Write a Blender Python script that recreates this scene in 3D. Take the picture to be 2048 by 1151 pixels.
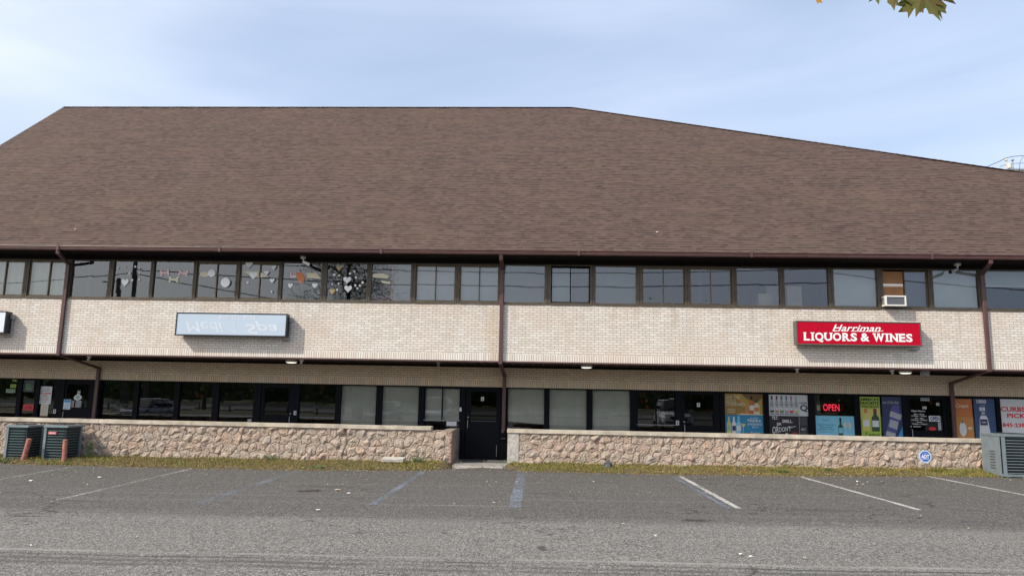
import bpy, math, random
import numpy as np
from mathutils import Vector, Matrix
from math import radians as rad, sin, cos, pi

random.seed(7); np.random.seed(7)
S = bpy.context.scene
for o in list(bpy.data.objects): bpy.data.objects.remove(o)
COL = S.collection

# ------------------------------------------------------------------ camera
F = 1430.0; YAW, PITCH, ROLL = rad(-2.62), rad(8.5), rad(1.10)
CAM = Vector((0, -20.2, 1.8))
fwd = Vector((sin(YAW)*cos(PITCH), cos(YAW)*cos(PITCH), sin(PITCH)))
rt0 = Vector((cos(YAW), -sin(YAW), 0)); up0 = rt0.cross(fwd)
RT = rt0*cos(ROLL) + up0*sin(ROLL); UP = up0*cos(ROLL) - rt0*sin(ROLL)
cd = bpy.data.cameras.new('camera'); cam = bpy.data.objects.new('camera', cd); COL.objects.link(cam)
cd.sensor_width = 36; cd.lens = F/2048*36; cd.clip_start = .05; cd.clip_end = 3000
m = Matrix((RT, UP, -fwd)).transposed().to_4x4(); m.translation = CAM; cam.matrix_world = m
S.camera = cam

# ------------------------------------------------------------------ sky, sun, exposure
SUN_AZ, SUN_EL = rad(55), rad(40.5)          # azimuth from the facade normal towards the left
to_sun = Vector((-sin(SUN_AZ)*cos(SUN_EL), -cos(SUN_AZ)*cos(SUN_EL), sin(SUN_EL)))
sl = bpy.data.lights.new('sun', 'SUN'); sl.energy = 3.7; sl.angle = rad(.6); sl.color = (1, .915, .79)
so = bpy.data.objects.new('sun', sl); COL.objects.link(so); so.rotation_euler = to_sun.to_track_quat('Z', 'Y').to_euler()
so.location = (-20, -30, 30)
W = bpy.data.worlds.new('World'); S.world = W; W.use_nodes = True
nt = W.node_tree; nt.nodes.clear()
def wn(t, **k):
    n = nt.nodes.new(t)
    for a, b in k.items(): setattr(n, a, b)
    return n
sky = wn('ShaderNodeTexSky', sky_type='NISHITA', sun_disc=False, sun_elevation=SUN_EL,
         sun_rotation=math.atan2(to_sun.x, to_sun.y), air_density=1.0, dust_density=2.2, ozone_density=1.6, altitude=100)
tc = wn('ShaderNodeTexCoord'); mp = wn('ShaderNodeMapping')
mp.inputs['Rotation'].default_value = (0, rad(14), rad(20)); mp.inputs['Scale'].default_value = (1.0, 1.2, 4.2)
nz = wn('ShaderNodeTexNoise'); nz.inputs['Scale'].default_value = 1.3; nz.inputs['Detail'].default_value = 5; nz.inputs['Roughness'].default_value = .5
nz.inputs['Distortion'].default_value = .35
cr = wn('ShaderNodeValToRGB'); cr.color_ramp.elements[0].position = .36; cr.color_ramp.elements[1].position = .72
cr.color_ramp.elements[0].color = (.42, .42, .42, 1); cr.color_ramp.elements[1].color = (.88, .88, .88, 1)
mx = wn('ShaderNodeMix', data_type='RGBA'); 
# thin cloud is brighter on the sun's side (forward scattering)
dp_ = wn('ShaderNodeVectorMath', operation='DOT_PRODUCT'); dp_.inputs[1].default_value = to_sun; nt.links.new(tc.outputs['Generated'], dp_.inputs[0])
mr_ = wn('ShaderNodeMapRange'); mr_.inputs['From Min'].default_value = .15; mr_.inputs['From Max'].default_value = 1
nt.links.new(dp_.outputs['Value'], mr_.inputs['Value'])
cm_ = wn('ShaderNodeMix', data_type='RGBA'); cm_.inputs['A'].default_value = (4.45, 5.15, 6.5, 1); cm_.inputs['B'].default_value = (11.5, 11.0, 10.2, 1)
nt.links.new(mr_.outputs['Result'], cm_.inputs['Factor']); nt.links.new(cm_.outputs['Result'], mx.inputs['B'])
bg = wn('ShaderNodeBackground'); bg.inputs['Strength'].default_value = .15
ou = wn('ShaderNodeOutputWorld')
L = nt.links.new
L(tc.outputs['Generated'], mp.inputs['Vector']); L(mp.outputs['Vector'], nz.inputs['Vector']); L(nz.outputs['Fac'], cr.inputs['Fac'])
L(cr.outputs['Color'], mx.inputs['Factor']); L(sky.outputs['Color'], mx.inputs['A']); L(mx.outputs['Result'], bg.inputs['Color']); L(bg.outputs['Background'], ou.inputs['Surface'])
S.view_settings.view_transform = 'Standard'; S.view_settings.look = 'None'; S.view_settings.gamma = 1
S.view_settings.use_curve_mapping = False; S.view_settings.exposure = 0.28
S.render.engine = 'CYCLES'
S.cycles.max_bounces = 8; S.cycles.transparent_max_bounces = 12

# ------------------------------------------------------------------ helpers
def hit(px, py, y=None, z=None, plane=None):
    """the real point where the sight line through a pixel of the photograph meets a wall plane or the ground"""
    d = RT*(px-1024) + UP*(575.5-py) + fwd*F
    if y is not None: t = (y-CAM.y)/d.y
    elif z is not None: t = (z-CAM.z)/d.z
    else:
        a, b, c = plane                                   # z = a + b x + c y
        t = (a + b*CAM.x + c*CAM.y - CAM.z)/(d.z - b*d.x - c*d.y)
    return CAM + d*t
GP = (-.12, .008, 0.0)
def gz(x, y=0): return GP[0] + GP[1]*x
def ghit(px, py): return hit(px, py, plane=GP)

MATS = {}
def mat(name, col, rough=.6, metal=0., var=.12, vscale=3., bump=0., bscale=60., emit=None, spec=.5, coat=0):
    if name in MATS: return MATS[name]
    M = bpy.data.materials.new(name); M.use_nodes = True; n = M.node_tree; b = n.nodes['Principled BSDF']
    b.inputs['Roughness'].default_value = rough; b.inputs['Metallic'].default_value = metal
    b.inputs['Specular IOR Level'].default_value = spec; b.inputs['Coat Weight'].default_value = coat
    c = (*col, 1)
    if var > 0:
        t = n.nodes.new('ShaderNodeTexCoord'); z = n.nodes.new('ShaderNodeTexNoise'); z.inputs['Scale'].default_value = vscale; z.inputs['Detail'].default_value = 6
        mr = n.nodes.new('ShaderNodeMapRange'); mr.inputs['From Min'].default_value = .3; mr.inputs['From Max'].default_value = .7
        mr.inputs['To Min'].default_value = 1-var; mr.inputs['To Max'].default_value = 1+var
        mm = n.nodes.new('ShaderNodeMix'); mm.data_type = 'RGBA'; mm.blend_type = 'MULTIPLY'; mm.inputs['Factor'].default_value = 1
        mm.inputs['A'].default_value = c
        n.links.new(t.outputs['Object'], z.inputs['Vector']); n.links.new(z.outputs['Fac'], mr.inputs['Value'])
        n.links.new(mr.outputs['Result'], mm.inputs['B']); n.links.new(mm.outputs['Result'], b.inputs['Base Color'])
    else: b.inputs['Base Color'].default_value = c
    if bump > 0:
        t = n.nodes.new('ShaderNodeTexCoord'); z = n.nodes.new('ShaderNodeTexNoise'); z.inputs['Scale'].default_value = bscale; z.inputs['Detail'].default_value = 4
        bp = n.nodes.new('ShaderNodeBump'); bp.inputs['Strength'].default_value = bump; bp.inputs['Distance'].default_value = .02
        n.links.new(t.outputs['Object'], z.inputs['Vector']); n.links.new(z.outputs['Fac'], bp.inputs['Height']); n.links.new(bp.outputs['Normal'], b.inputs['Normal'])
    if emit:
        b.inputs['Emission Color'].default_value = (*emit[0], 1); b.inputs['Emission Strength'].default_value = emit[1]
    MATS[name] = M; return M
def flat(name, col, rough=.55): return mat(name, col, rough, var=.04, vscale=8)

class N:      # small node-graph writer
    def __init__(s, name):
        s.m = bpy.data.materials.new(name); s.m.use_nodes = True; s.t = s.m.node_tree; s.b = s.t.nodes['Principled BSDF']
        MATS[name] = s.m
    def n(s, typ, ins=None, **k):
        x = s.t.nodes.new(typ)
        for a, b in k.items(): setattr(x, a, b)
        for a, b in (ins or {}).items():
            if isinstance(b, bpy.types.NodeSocket): s.t.links.new(b, x.inputs[a])
            else: x.inputs[a].default_value = b
        return x
    def mix(s, f, a, b, mode='MIX'):
        return s.n('ShaderNodeMix', {'Factor': f, 'A': a if not isinstance(a, tuple) else (*a, 1), 'B': b if not isinstance(b, tuple) else (*b, 1)}, data_type='RGBA', blend_type=mode).outputs['Result']
    def ramp(s, v, lo, hi, a=0., b=1.):
        return s.n('ShaderNodeMapRange', {'Value': v, 'From Min': lo, 'From Max': hi, 'To Min': a, 'To Max': b}).outputs['Result']
    def noise(s, vec, scale, detail=4, rough=.5, dist=0.):
        return s.n('ShaderNodeTexNoise', {'Vector': vec, 'Scale': scale, 'Detail': detail, 'Roughness': rough, 'Distortion': dist}).outputs['Fac']
    def obj(s): return s.n('ShaderNodeTexCoord').outputs['Object']
    def scaled(s, v, sc): return s.n('ShaderNodeVectorMath', {0: v, 1: sc}, operation='MULTIPLY').outputs['Vector']
    def math(s, op, a, b=0.): return s.n('ShaderNodeMath', {0: a, 1: b}, operation=op).outputs[0]
    def bump(s, h, st, dist): s.t.links.new(s.n('ShaderNodeBump', {'Height': h, 'Strength': st, 'Distance': dist}).outputs['Normal'], s.b.inputs['Normal'])
    def col(s, c): s.t.links.new(c, s.b.inputs['Base Color'])

# ---- brick
def brick_mat(name, soldier=False, ca=(.65, .61, .555), cb=(.79, .77, .735)):
    g = N(name); o = g.obj()
    sp = g.n('ShaderNodeSeparateXYZ', {0: o}); x, z = sp.outputs['X'], sp.outputs['Z']
    u = g.math('ADD', x, sp.outputs['Y'])
    BH, BW, MO = .0675, .205, .011
    if soldier: v = g.n('ShaderNodeCombineXYZ', {'X': z, 'Y': u}).outputs[0]
    else: v = g.n('ShaderNodeCombineXYZ', {'X': u, 'Y': z}).outputs[0]
    br = g.n('ShaderNodeTexBrick', {'Vector': v, 'Color1': (.0, .0, .0, 1), 'Color2': (1, 1, 1, 1), 'Mortar': (.5, .5, .5, 1), 'Scale': 1.0,
        'Mortar Size': MO*.62, 'Mortar Smooth': .25, 'Bias': 0., 'Brick Width': 1.5 if soldier else BW, 'Row Height': BH})
    br.offset = 0. if soldier else .5; br.squash = 1.
    tint = g.noise(g.scaled(o, (1.0, 1.0, 1.6)), .55, 4, .55)
    c = g.mix(br.outputs['Color'], ca, cb)
    c = g.mix(g.ramp(tint, .45, .68, 0, .55), c, (.70, .57, .49))
    gr = g.noise(g.scaled(o, (3.0, 3.0, .7)), 1.1, 6, .6)
    c = g.mix(g.ramp(gr, .52, .75, 0, .3), c, (.42, .34, .24))
    wh = g.noise(o, 1.7, 5, .6)
    c = g.mix(g.ramp(wh, .5, .72, 0, .6 if ca[0] < .65 else .1), c, (.80, .77, .73))
    top = g.math('MULTIPLY', g.ramp(z, 4.24, 4.33, 0, 1), g.ramp(g.noise(g.scaled(o, (1, 1, .2)), 1.6, 5, .6), .45, .62, 0, .55)); c = g.mix(top, c, (.52, .34, .20))
    sk = g.math('MULTIPLY', g.ramp(z, 3.3, 4.35, .0, 1), g.ramp(g.noise(g.scaled(o, (3.2, 3.2, .22)), 1.0, 5, .65),   .50, .66, 0, .48)); c = g.mix(sk, c, (.40, .31, .22))
    # rust-coloured run-off beside the middle downspout
    dx = g.math('ABSOLUTE', g.math('ADD', x, 1.42))
    st = g.math('MULTIPLY', g.ramp(dx, .05, .3, 1, 0), g.ramp(g.noise(o, 4, 3), .35, .65, .3, 1))
    c = g.mix(g.math('MULTIPLY', st, .5), c, (.50, .33, .16))
    fine = g.noise(o, 90, 3, .7)
    c = g.mix(g.ramp(fine, .3, .7, .0, .22), c, (.30, .24, .18))
    mort = g.mix(g.ramp(wh, .3, .7, 0, 1), (.23, .20, .175), (.32, .285, .25))
    c = g.mix(br.outputs['Fac'], c, mort); g.col(c)
    g.b.inputs['Roughness'].default_value = .85; g.b.inputs['Specular IOR Level'].default_value = .25
    h = g.math('SUBTRACT', g.math('MULTIPLY', fine, .25), br.outputs['Fac']); g.bump(h, .55, .006)
    return g.m
M_brick = brick_mat('cream_brick'); M_soldier = brick_mat('cream_soldier_brick', True)
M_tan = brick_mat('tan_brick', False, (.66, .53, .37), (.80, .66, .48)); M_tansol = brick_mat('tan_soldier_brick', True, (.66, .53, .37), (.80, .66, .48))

# ---- shingles (UV in metres: u along the eave, v up the slope)
g = N('roof_shingles'); uv = g.n('ShaderNodeUVMap').outputs['UV']
wob = g.noise(g.scaled(uv, (1, .2, 1)), 2.2, 2)
uv2 = g.n('ShaderNodeVectorMath', {0: uv, 1: g.n('ShaderNodeCombineXYZ', {'Y': g.ramp(wob, 0, 1, -.012, .012)}).outputs[0]}, operation='ADD').outputs[0]
su = g.n('ShaderNodeSeparateXYZ', {0: uv2}); vv = g.math('DIVIDE', su.outputs['Y'], .143); row = g.math('FLOOR', vv); fr_ = g.math('FRACT', vv)
def tab(w, seed):       # an independent random value for every shingle tab
    off = g.n('ShaderNodeTexWhiteNoise', {'W': g.math('ADD', row, seed)}, noise_dimensions='1D').outputs['Value']
    cu_ = g.math('FLOOR', g.math('ADD', g.math('DIVIDE', su.outputs['X'], w), g.math('MULTIPLY', off, 7.)))
    return g.n('ShaderNodeTexWhiteNoise', {'Vector': g.n('ShaderNodeCombineXYZ', {'X': cu_, 'Y': row, 'Z': seed}).outputs[0]}, noise_dimensions='3D').outputs['Value']
ta, tb = tab(.27, 3.3), tab(.16, 8.1)
edge_ = g.ramp(fr_, .32, .42, 1, 0)                     # butt line of each course: its shadow and dirt painted into the colour
c = g.mix(ta, (.066, .044, .038), (.103, .071, .062))
c = g.mix(g.math('MULTIPLY', tb, .4), c, (.086, .056, .048))
gn = g.noise(g.scaled(uv, (1, 1, 1)), 60, 3, .8)
c = g.mix(g.ramp(gn, .3, .7, 0, .35), c, (.135, .092, .080))
c = g.mix(g.math('MULTIPLY', edge_, g.ramp(tb, .1, .9, .95, .3)), c, (.010, .006, .006))
pt = g.noise(g.scaled(uv, (.5, 1, 1)), .45, 6, .65)
c = g.mix(g.ramp(pt, .5, .75, 0, .3), c, (.11, .09, .055))
pt2 = g.noise(g.scaled(uv, (.35, 1.2, 1)), .9, 5, .6)
c = g.mix(g.ramp(pt2, .52, .75, 0, .25), c, (.15, .09, .065))
# black algae runs down the slope
al = g.noise(g.scaled(uv, (1.4, .12, 1)), 1.0, 5, .6); c = g.mix(g.ramp(al, .55, .8, 0, .25), c, (.05, .04, .037))
g.col(c)
g.b.inputs['Roughness'].default_value = .92; g.b.inputs['Specular IOR Level'].default_value = .2
g.bump(g.math('ADD', g.math('MULTIPLY', gn, .3), fr_), .3, .008)
M_roof = g.m

# ---- asphalt
g = N('asphalt'); o = g.obj(); sp = g.n('ShaderNodeSeparateXYZ', {0: o})
wv = g.noise(g.scaled(o, (.25, 1, 1)), 1.0, 3)
yy = g.math('ADD', sp.outputs['Y'], g.ramp(wv, 0, 1, -.35, .35))
near = g.ramp(yy, -8.3, -9.0, 0, 1)                     # older, paler paving starts here
c = g.mix(near, (.056, .053, .050), (.150, .144, .136))
bl = g.noise(g.scaled(o, (.22, .9, 1)), .8, 5, .6)
c = g.mix(g.ramp(bl, .4, .7, 0, .5), c, (.08, .076, .074))
stk = g.noise(g.scaled(o, (.07, 3.2, 1)), 1.0, 5, .6)
c = g.mix(g.ramp(stk, .55, .72, 0, .55), c, (.065, .062, .062))
c = g.mix(g.ramp(stk, .44, .30, 0, .4), c, (.20, .194, .184))
sp1 = g.noise(o, 75, 2, .6); sp2 = g.n('ShaderNodeTexVoronoi', {'Vector': o, 'Scale': 46.}).outputs['Distance']
s3 = g.noise(g.scaled(o, (1, .6, 1)), 30, 3, .75); s4 = g.noise(g.scaled(o, (1, .45, 1)), 14, 3, .8)
c = g.mix(g.ramp(s3, .51, .62, 0, .85), c, g.mix(near, (.19, .183, .173), (.32, .31, .29))); c = g.mix(g.ramp(s3, .49, .38, 0, .8), c, (.03, .029, .028)); c = g.mix(g.ramp(s4, .54, .70, 0, .6), c, g.mix(near, (.17, .165, .157), (.26, .25, .235))); c = g.mix(g.ramp(s4, .46, .3, 0, .6), c, (.035, .034, .033))
c = g.mix(g.ramp(sp1, .5, .6, 0, .7), c, g.mix(near, (.21, .203, .193), (.30, .29, .275))); c = g.mix(g.ramp(sp1, .49, .39, 0, .75), c, (.035, .034, .034))
c = g.mix(g.ramp(sp2, .22, .08, 0, .5), c, (.40, .385, .36))
# oil stain, long crack
def spot(px, py, rx, ry, col, f, c):
    p = ghit(px, py); v = g.n('ShaderNodeVectorMath', {0: o, 1: (p.x, p.y, 0)}, operation='SUBTRACT').outputs[0]
    v = g.scaled(v, (1/rx, 1/ry, 0)); ln = g.n('ShaderNodeVectorMath', {0: v}, operation='LENGTH').outputs['Value']
    ln = g.math('ADD', ln, g.ramp(g.noise(o, 7, 4), .3, .7, -.4, .4))
    return g.mix(g.ramp(ln, .6, 1.05, f, 0), c, col)
for (px, py, rx, ry, cc, f) in [(622, 981, .3, .22, (.035, .025, .024), .85), (650, 972, .7, .15, (.06, .055, .055), .6), (1390, 1040, .28, .14, (.04, .035, .034), .85),
        (1085, 986, .55, .04, (.03, .03, .03), .9), (1660, 1020, .8, .2, (.07, .066, .064), .6), (1085, 1095, .07, .2, (.05, .05, .05), .8), (140, 1000, .6, .05, (.04, .04, .04), .7),
        (40, 1031, .5, .08, (.05, .05, .05), .7)]:
    c = spot(px, py, rx, ry, cc, f, c)
def seam(yc, w, col, f, c):
    y2 = g.math('ADD', sp.outputs['Y'], g.ramp(g.noise(g.scaled(o, (.5, 0, 0)), 1, 4), 0, 1, -.12, .12))
    d = g.math('ABSOLUTE', g.math('SUBTRACT', y2, yc)); return g.mix(g.math('MULTIPLY', g.ramp(d, w*.4, w, f, 0), g.ramp(g.noise(g.scaled(o, (.6, 2, 1)), 2, 4), .35, .55, .2, 1)), c, col)
c = seam(ghit(1024, 1118).y, .06, (.28, .27, .255), .6, c); c = seam(ghit(1024, 1126).y, .05, (.05, .05, .05), .7, c)
c = seam(ghit(1024, 1134).y, .09, (.06, .06, .06), .6, c); c = seam(ghit(900, 1036).y, .03, (.06, .06, .06), .6, c)
c = seam(ghit(900, 1140).y, .09, (.07, .07, .07), .6, c); c = seam(ghit(900, 986).y, .015, (.05, .05, .05), .7, c)
vc = g.n('ShaderNodeTexVoronoi', {'Vector': g.scaled(g.n('ShaderNodeVectorMath', {0: o, 1: g.n('ShaderNodeTexNoise', {'Vector': o, 'Scale': 1.3, 'Detail': 4}).outputs['Color']}, operation='ADD').outputs[0], (.28, .5, 1)), 'Scale': 1.}, feature='DISTANCE_TO_EDGE').outputs['Distance']
c = g.mix(g.math('MULTIPLY', g.ramp(vc, .003, .010, .75, 0), g.ramp(g.noise(o, .35, 2), .50, .58, 0, 1)), c, (.03, .028, .027))
g.col(c); g.b.inputs['Roughness'].default_value = .93; g.b.inputs['Specular IOR Level'].default_value = .2
g.bump(g.math('ADD', sp1, g.math('MULTIPLY', sp2, -1.)), .6, .012); M_asph = g.m

# ---- worn paint
def paint(name, col, thr):
    g = N(name); o = g.obj(); n1 = g.noise(o, 30, 5, .8); n2 = g.noise(o, 1.1, 3)
    f = g.ramp(g.math('ADD', n1, g.math('MULTIPLY', n2, .22)), thr, thr+.15, 0, 1)
    bs = g.n('ShaderNodeBsdfTransparent'); g.b.inputs['Base Color'].default_value = (*col, 1); g.b.inputs['Roughness'].default_value = .8
    ms = g.n('ShaderNodeMixShader', {0: f, 1: bs.outputs[0], 2: g.b.outputs[0]})
    g.t.links.new(ms.outputs[0], g.t.nodes['Material Output'].inputs['Surface']); return g.m
M_wpaint = paint('worn_white_paint', (.46, .45, .43), .50); M_wpaint2 = paint('faded_white_paint', (.38, .37, .35), .57)
M_bpaint = paint('worn_blue_paint', (.20, .235, .30), .565); M_bpaint2 = paint('faint_blue_paint', (.20, .225, .27), .585)

# ---- soil
g = N('soil'); o = g.obj(); n1 = g.noise(o, 5, 6, .7); n2 = g.noise(o, 40, 4, .7)
c = g.mix(g.ramp(n1, .35, .65), (.085, .055, .028), (.085, .08, .022)); c = g.mix(g.ramp(n2, .4, .7, 0, .7), c, (.17, .125, .07)); g.col(c)
g.bump(n2, .8, .03); g.b.inputs['Roughness'].default_value = 1.; M_soil = g.m
g = N('field_grass'); o = g.obj(); c = g.mix(g.ramp(g.noise(o, .5, 6, .7), .3, .7), (.07, .09, .03), (.15, .13, .06)); g.col(c); g.b.inputs['Roughness'].default_value = 1.; M_field = g.m

# ---- stone face with per-vertex stone colour
g = N('stamped_stone'); o = g.obj(); at = g.n('ShaderNodeAttribute', attribute_name='stone').outputs['Color']
n1 = g.noise(o, 22, 6, .7); c = g.mix(g.ramp(n1, .3, .7, 0, .5), at, (.42, .35, .30)); n2 = g.noise(o, 2.3, 4, .6); c = g.mix(g.ramp(n2, .48, .7, 0, .45), c, (.42, .29, .21))
n3 = g.noise(o, 70, 3, .8); c = g.mix(g.ramp(n3, .5, .75, 0, .5), c, (.22, .17, .14)); g.col(c); g.bump(g.math('ADD', n1, g.math('MULTIPLY', n3, .4)), .7, .02)
g.b.inputs['Roughness'].default_value = .9; g.b.inputs['Specular IOR Level'].default_value = .25; M_stone = g.m

# ---- glass
def glass(name, tint, refl, base=.06):
    g = N(name); fr = g.n('ShaderNodeFresnel', {'IOR': 1.5}).outputs[0]
    f = g.math('ADD', g.math('MULTIPLY', fr, refl), base)
    o = g.obj(); wave = g.noise(o, 1.6, 2); bp = g.n('ShaderNodeBump', {'Height': wave, 'Strength': .006, 'Distance': .02})
    gl = g.n('ShaderNodeBsdfGlossy', {'Roughness': .01, 'Color': (.9, .94, 1., 1), 'Normal': bp.outputs[0]}); tr = g.n('ShaderNodeBsdfTransparent', {'Color': (*tint, 1)})
    ms = g.n('ShaderNodeMixShader', {0: f, 1: tr.outputs[0], 2: gl.outputs[0]}); g.t.links.new(ms.outputs[0], g.t.nodes['Material Output'].inputs['Surface']); return g.m
M_glass = glass('window_glass', (.80, .84, .84), 1.6, .05); M_glass2 = glass('shop_glass', (.88, .9, .87), 1.6, .03)
M_dglass = glass('door_glass', (.3, .32, .3), 1.2, .0)

M_trim = mat('brown_gutter_metal', (.085, .042, .04), .45, .0, .15, 4); M_frame = mat('bronze_window_frame', (.085, .068, .048), .5, .2, .2, 6)
M_frame2 = mat('tan_sash', (.12, .09, .05), .5, .2, .2, 6); M_black = mat('black_storefront_frame', (.004, .005, .009), .6, .0, .2, 6, spec=.12)
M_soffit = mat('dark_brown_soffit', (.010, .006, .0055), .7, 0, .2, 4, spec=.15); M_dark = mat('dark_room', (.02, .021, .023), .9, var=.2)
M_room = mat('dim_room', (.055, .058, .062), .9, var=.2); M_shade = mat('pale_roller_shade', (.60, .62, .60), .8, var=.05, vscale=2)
M_shade2 = mat('beige_roller_shade', (.53, .53, .49), .8, var=.08, vscale=2); M_blind = mat('grey_slat_blind', (.30, .33, .35), .6, var=.06)
M_conc = mat('pale_concrete', (.42, .40, .37), .9, var=.25, vscale=9, bump=.5, bscale=50); M_cap = mat('limestone_cap', (.47, .42, .345), .9, var=.28, vscale=3, bump=.4, bscale=60)
M_mort = mat('light_mortar', (.58, .55, .50), .95, var=.15); M_white = mat('white_plastic', (.72, .72, .70), .4, var=.05); M_grey = mat('grey_metal', (.28, .29, .30), .45, .3, .15)
M_lit = mat('lit_diffuser', (.9, .9, .85), .4, var=0, emit=((1, .96, .85), 1.1)); M_neon = mat('red_neon', (.8, .05, .08), .4, var=0, emit=((1, .03, .08), .75))
M_rust = mat('rusty_red_paint', (.34, .13, .095), .75, var=.45, vscale=14, bump=.5, bscale=40); M_rust2 = mat('rusty_orange_paint', (.52, .16, .07), .7, var=.4, vscale=14, bump=.5, bscale=40)
M_sidestone = mat('plain_parged_side', (.30, .25, .21), .9, var=.35, vscale=5, bump=.6, bscale=25)

class MB:
    def __init__(s): s.v = []; s.f = []; s.m = []; s.mats = []
    def mi(s, m):
        if m not in s.mats: s.mats.append(m)
        return s.mats.index(m)
    def add(s, vs, fs, m):
        b = len(s.v); s.v += [tuple(p) for p in vs]; k = s.mi(m)
        for f in fs: s.f.append([b+i for i in f]); s.m.append(k)
    def box(s, x0, x1, y0, y1, z0, z1, m, sk=0):
        vs = [(x, y, z) for z in (z0, z1) for y in (y0, y1) for x in (x0, x1)]
        s.add(vs, [(0, 1, 5, 4), (1, 3, 7, 5), (3, 2, 6, 7), (2, 0, 4, 6), (4, 5, 7, 6), (2, 3, 1, 0)], m)
    def ring(s, x0, x1, z0, z1, w, y0, y1, m, wb=None):   # rectangular frame facing -y
        wb = w if wb is None else wb
        s.box(x0, x0+w, y0, y1, z0, z1, m); s.box(x1-w, x1, y0, y1, z0, z1, m); s.box(x0+w, x1-w, y0, y1, z1-w, z1, m); s.box(x0+w, x1-w, y0, y1, z0, z0+wb, m)
    def poly(s, pts, y, m, th=0.):      # flat polygon in x,z at depth y, facing -y
        n = len(pts); s.add([(p[0], y, p[1]) for p in pts], [list(range(n))], m)
    def rod(s, pts, r, m, seg=8, sq=False, cap=True):
        pts = [Vector(p) for p in pts]; rs = r if isinstance(r, (list, tuple)) and not sq else [r]*len(pts)
        prev = None; rings = []
        for i, p in enumerate(pts):
            if i == 0: t = (pts[1]-p).normalized()
            elif i == len(pts)-1: t = (p-pts[i-1]).normalized()
            else: t = ((p-pts[i-1]).normalized() + (pts[i+1]-p).normalized()).normalized()
            if prev is None: a = Vector((1, 0, 0)) if abs(t.x) < .8 else Vector((0, 1, 0))
            else: a = prev
            a = (a - t*a.dot(t)).normalized(); b = t.cross(a); prev = a
            if sq:
                w, h = rs[i]; k = .82
                rings.append([p + a*x*w/2 + b*y*h/2 for x, y in [(-k, -1), (k, -1), (1, -k), (1, k), (k, 1), (-k, 1), (-1, k), (-1, -k)]])
            else: rings.append([p + (a*cos(2*pi*j/seg) + b*sin(2*pi*j/seg))*rs[i] for j in range(seg)])
        n = len(rings[0]); vs = [q for rg in rings for q in rg]; fs = []
        for i in range(len(rings)-1):
            for j in range(n): fs.append((i*n+j, i*n+(j+1) % n, (i+1)*n+(j+1) % n, (i+1)*n+j))
        if cap: fs.append(list(range(n))[::-1]); fs.append([len(vs)-n+j for j in range(n)])
        s.add(vs, fs, m)
    def lathe(s, c, prof, m, seg=16, axis='z'):
        vs = []; fs = []
        for r, h in prof:
            for j in range(seg):
                a = 2*pi*j/seg; p = (r*cos(a), r*sin(a), h)
                if axis == 'y': p = (p[0], p[2], p[1])
                if axis == 'x': p = (p[2], p[0], p[1])
                vs.append((c[0]+p[0], c[1]+p[1], c[2]+p[2]))
        n = len(prof)
        for i in range(n-1):
            for j in range(seg): fs.append((i*seg+j, i*seg+(j+1) % seg, (i+1)*seg+(j+1) % seg, (i+1)*seg+j))
        fs.append(list(range(seg))[::-1]); fs.append([(n-1)*seg+j for j in range(seg)])
        s.add(vs, fs, m)
    def text(s, body, x0, x1, z0, z1, y, m, bold=0., shear=0., flipz=False, rot=0.):
        cu = bpy.data.curves.new('t', 'FONT'); cu.body = body; cu.size = 1; cu.offset = bold; cu.resolution_u = 3; cu.space_character = 1.03
        ob = bpy.data.objects.new('t', cu); COL.objects.link(ob); dg = bpy.context.evaluated_depsgraph_get()
        me = bpy.data.meshes.new_from_object(ob.evaluated_get(dg))
        V = [(v.co.x + shear*v.co.y, v.co.y) for v in me.vertices]; Fc = [list(p.vertices) for p in me.polygons]
        bpy.data.objects.remove(ob); bpy.data.curves.remove(cu); bpy.data.meshes.remove(me)
        if not V: return
        ax, bx = min(v[0] for v in V), max(v[0] for v in V); az, bz = min(v[1] for v in V), max(v[1] for v in V)
        cx, cz = (x0+x1)/2, (z0+z1)/2; out = []
        for a, b in V:
            u = (a-ax)/(bx-ax)*(x1-x0)+x0-cx; w = (b-az)/(bz-az)*(z1-z0)+z0-cz
            if flipz: w = -w
            out.append((cx+u*cos(rot)-w*sin(rot), y, cz+u*sin(rot)+w*cos(rot)))
        s.add(out, Fc, m)
    def build(s, name, parent=None, label=None, cat=None, group=None, kind=None, smooth=False, origin=None):
        me = bpy.data.meshes.new(name); me.from_pydata(s.v, [], s.f)
        for mm in s.mats: me.materials.append(mm)
        me.polygons.foreach_set('material_index', s.m)
        if smooth: me.polygons.foreach_set('use_smooth', [True]*len(s.f))
        me.update(); o = bpy.data.objects.new(name, me); COL.objects.link(o)
        return tag(o, parent, label, cat, group, kind)
def tag(o, parent=None, label=None, cat=None, group=None, kind=None):
    if parent is not None: o.parent = parent
    if label: o['label'] = label
    if cat: o['category'] = cat
    if group: o['group'] = group
    if kind: o['kind'] = kind
    return o
def thing(name, label, cat, group=None):
    o = bpy.data.objects.new(name, None); COL.objects.link(o); o.empty_display_size = .2
    return tag(o, None, label, cat, group)

# ------------------------------------------------------------------ ground, parking lot, soil strip
mb = MB(); mb.add([(-900, -900, -.42), (900, -900, -.42), (900, 900, -.42), (-900, 900, -.42)], [(0, 1, 2, 3)], M_field)
mb.build('ground', kind='structure')
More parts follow.
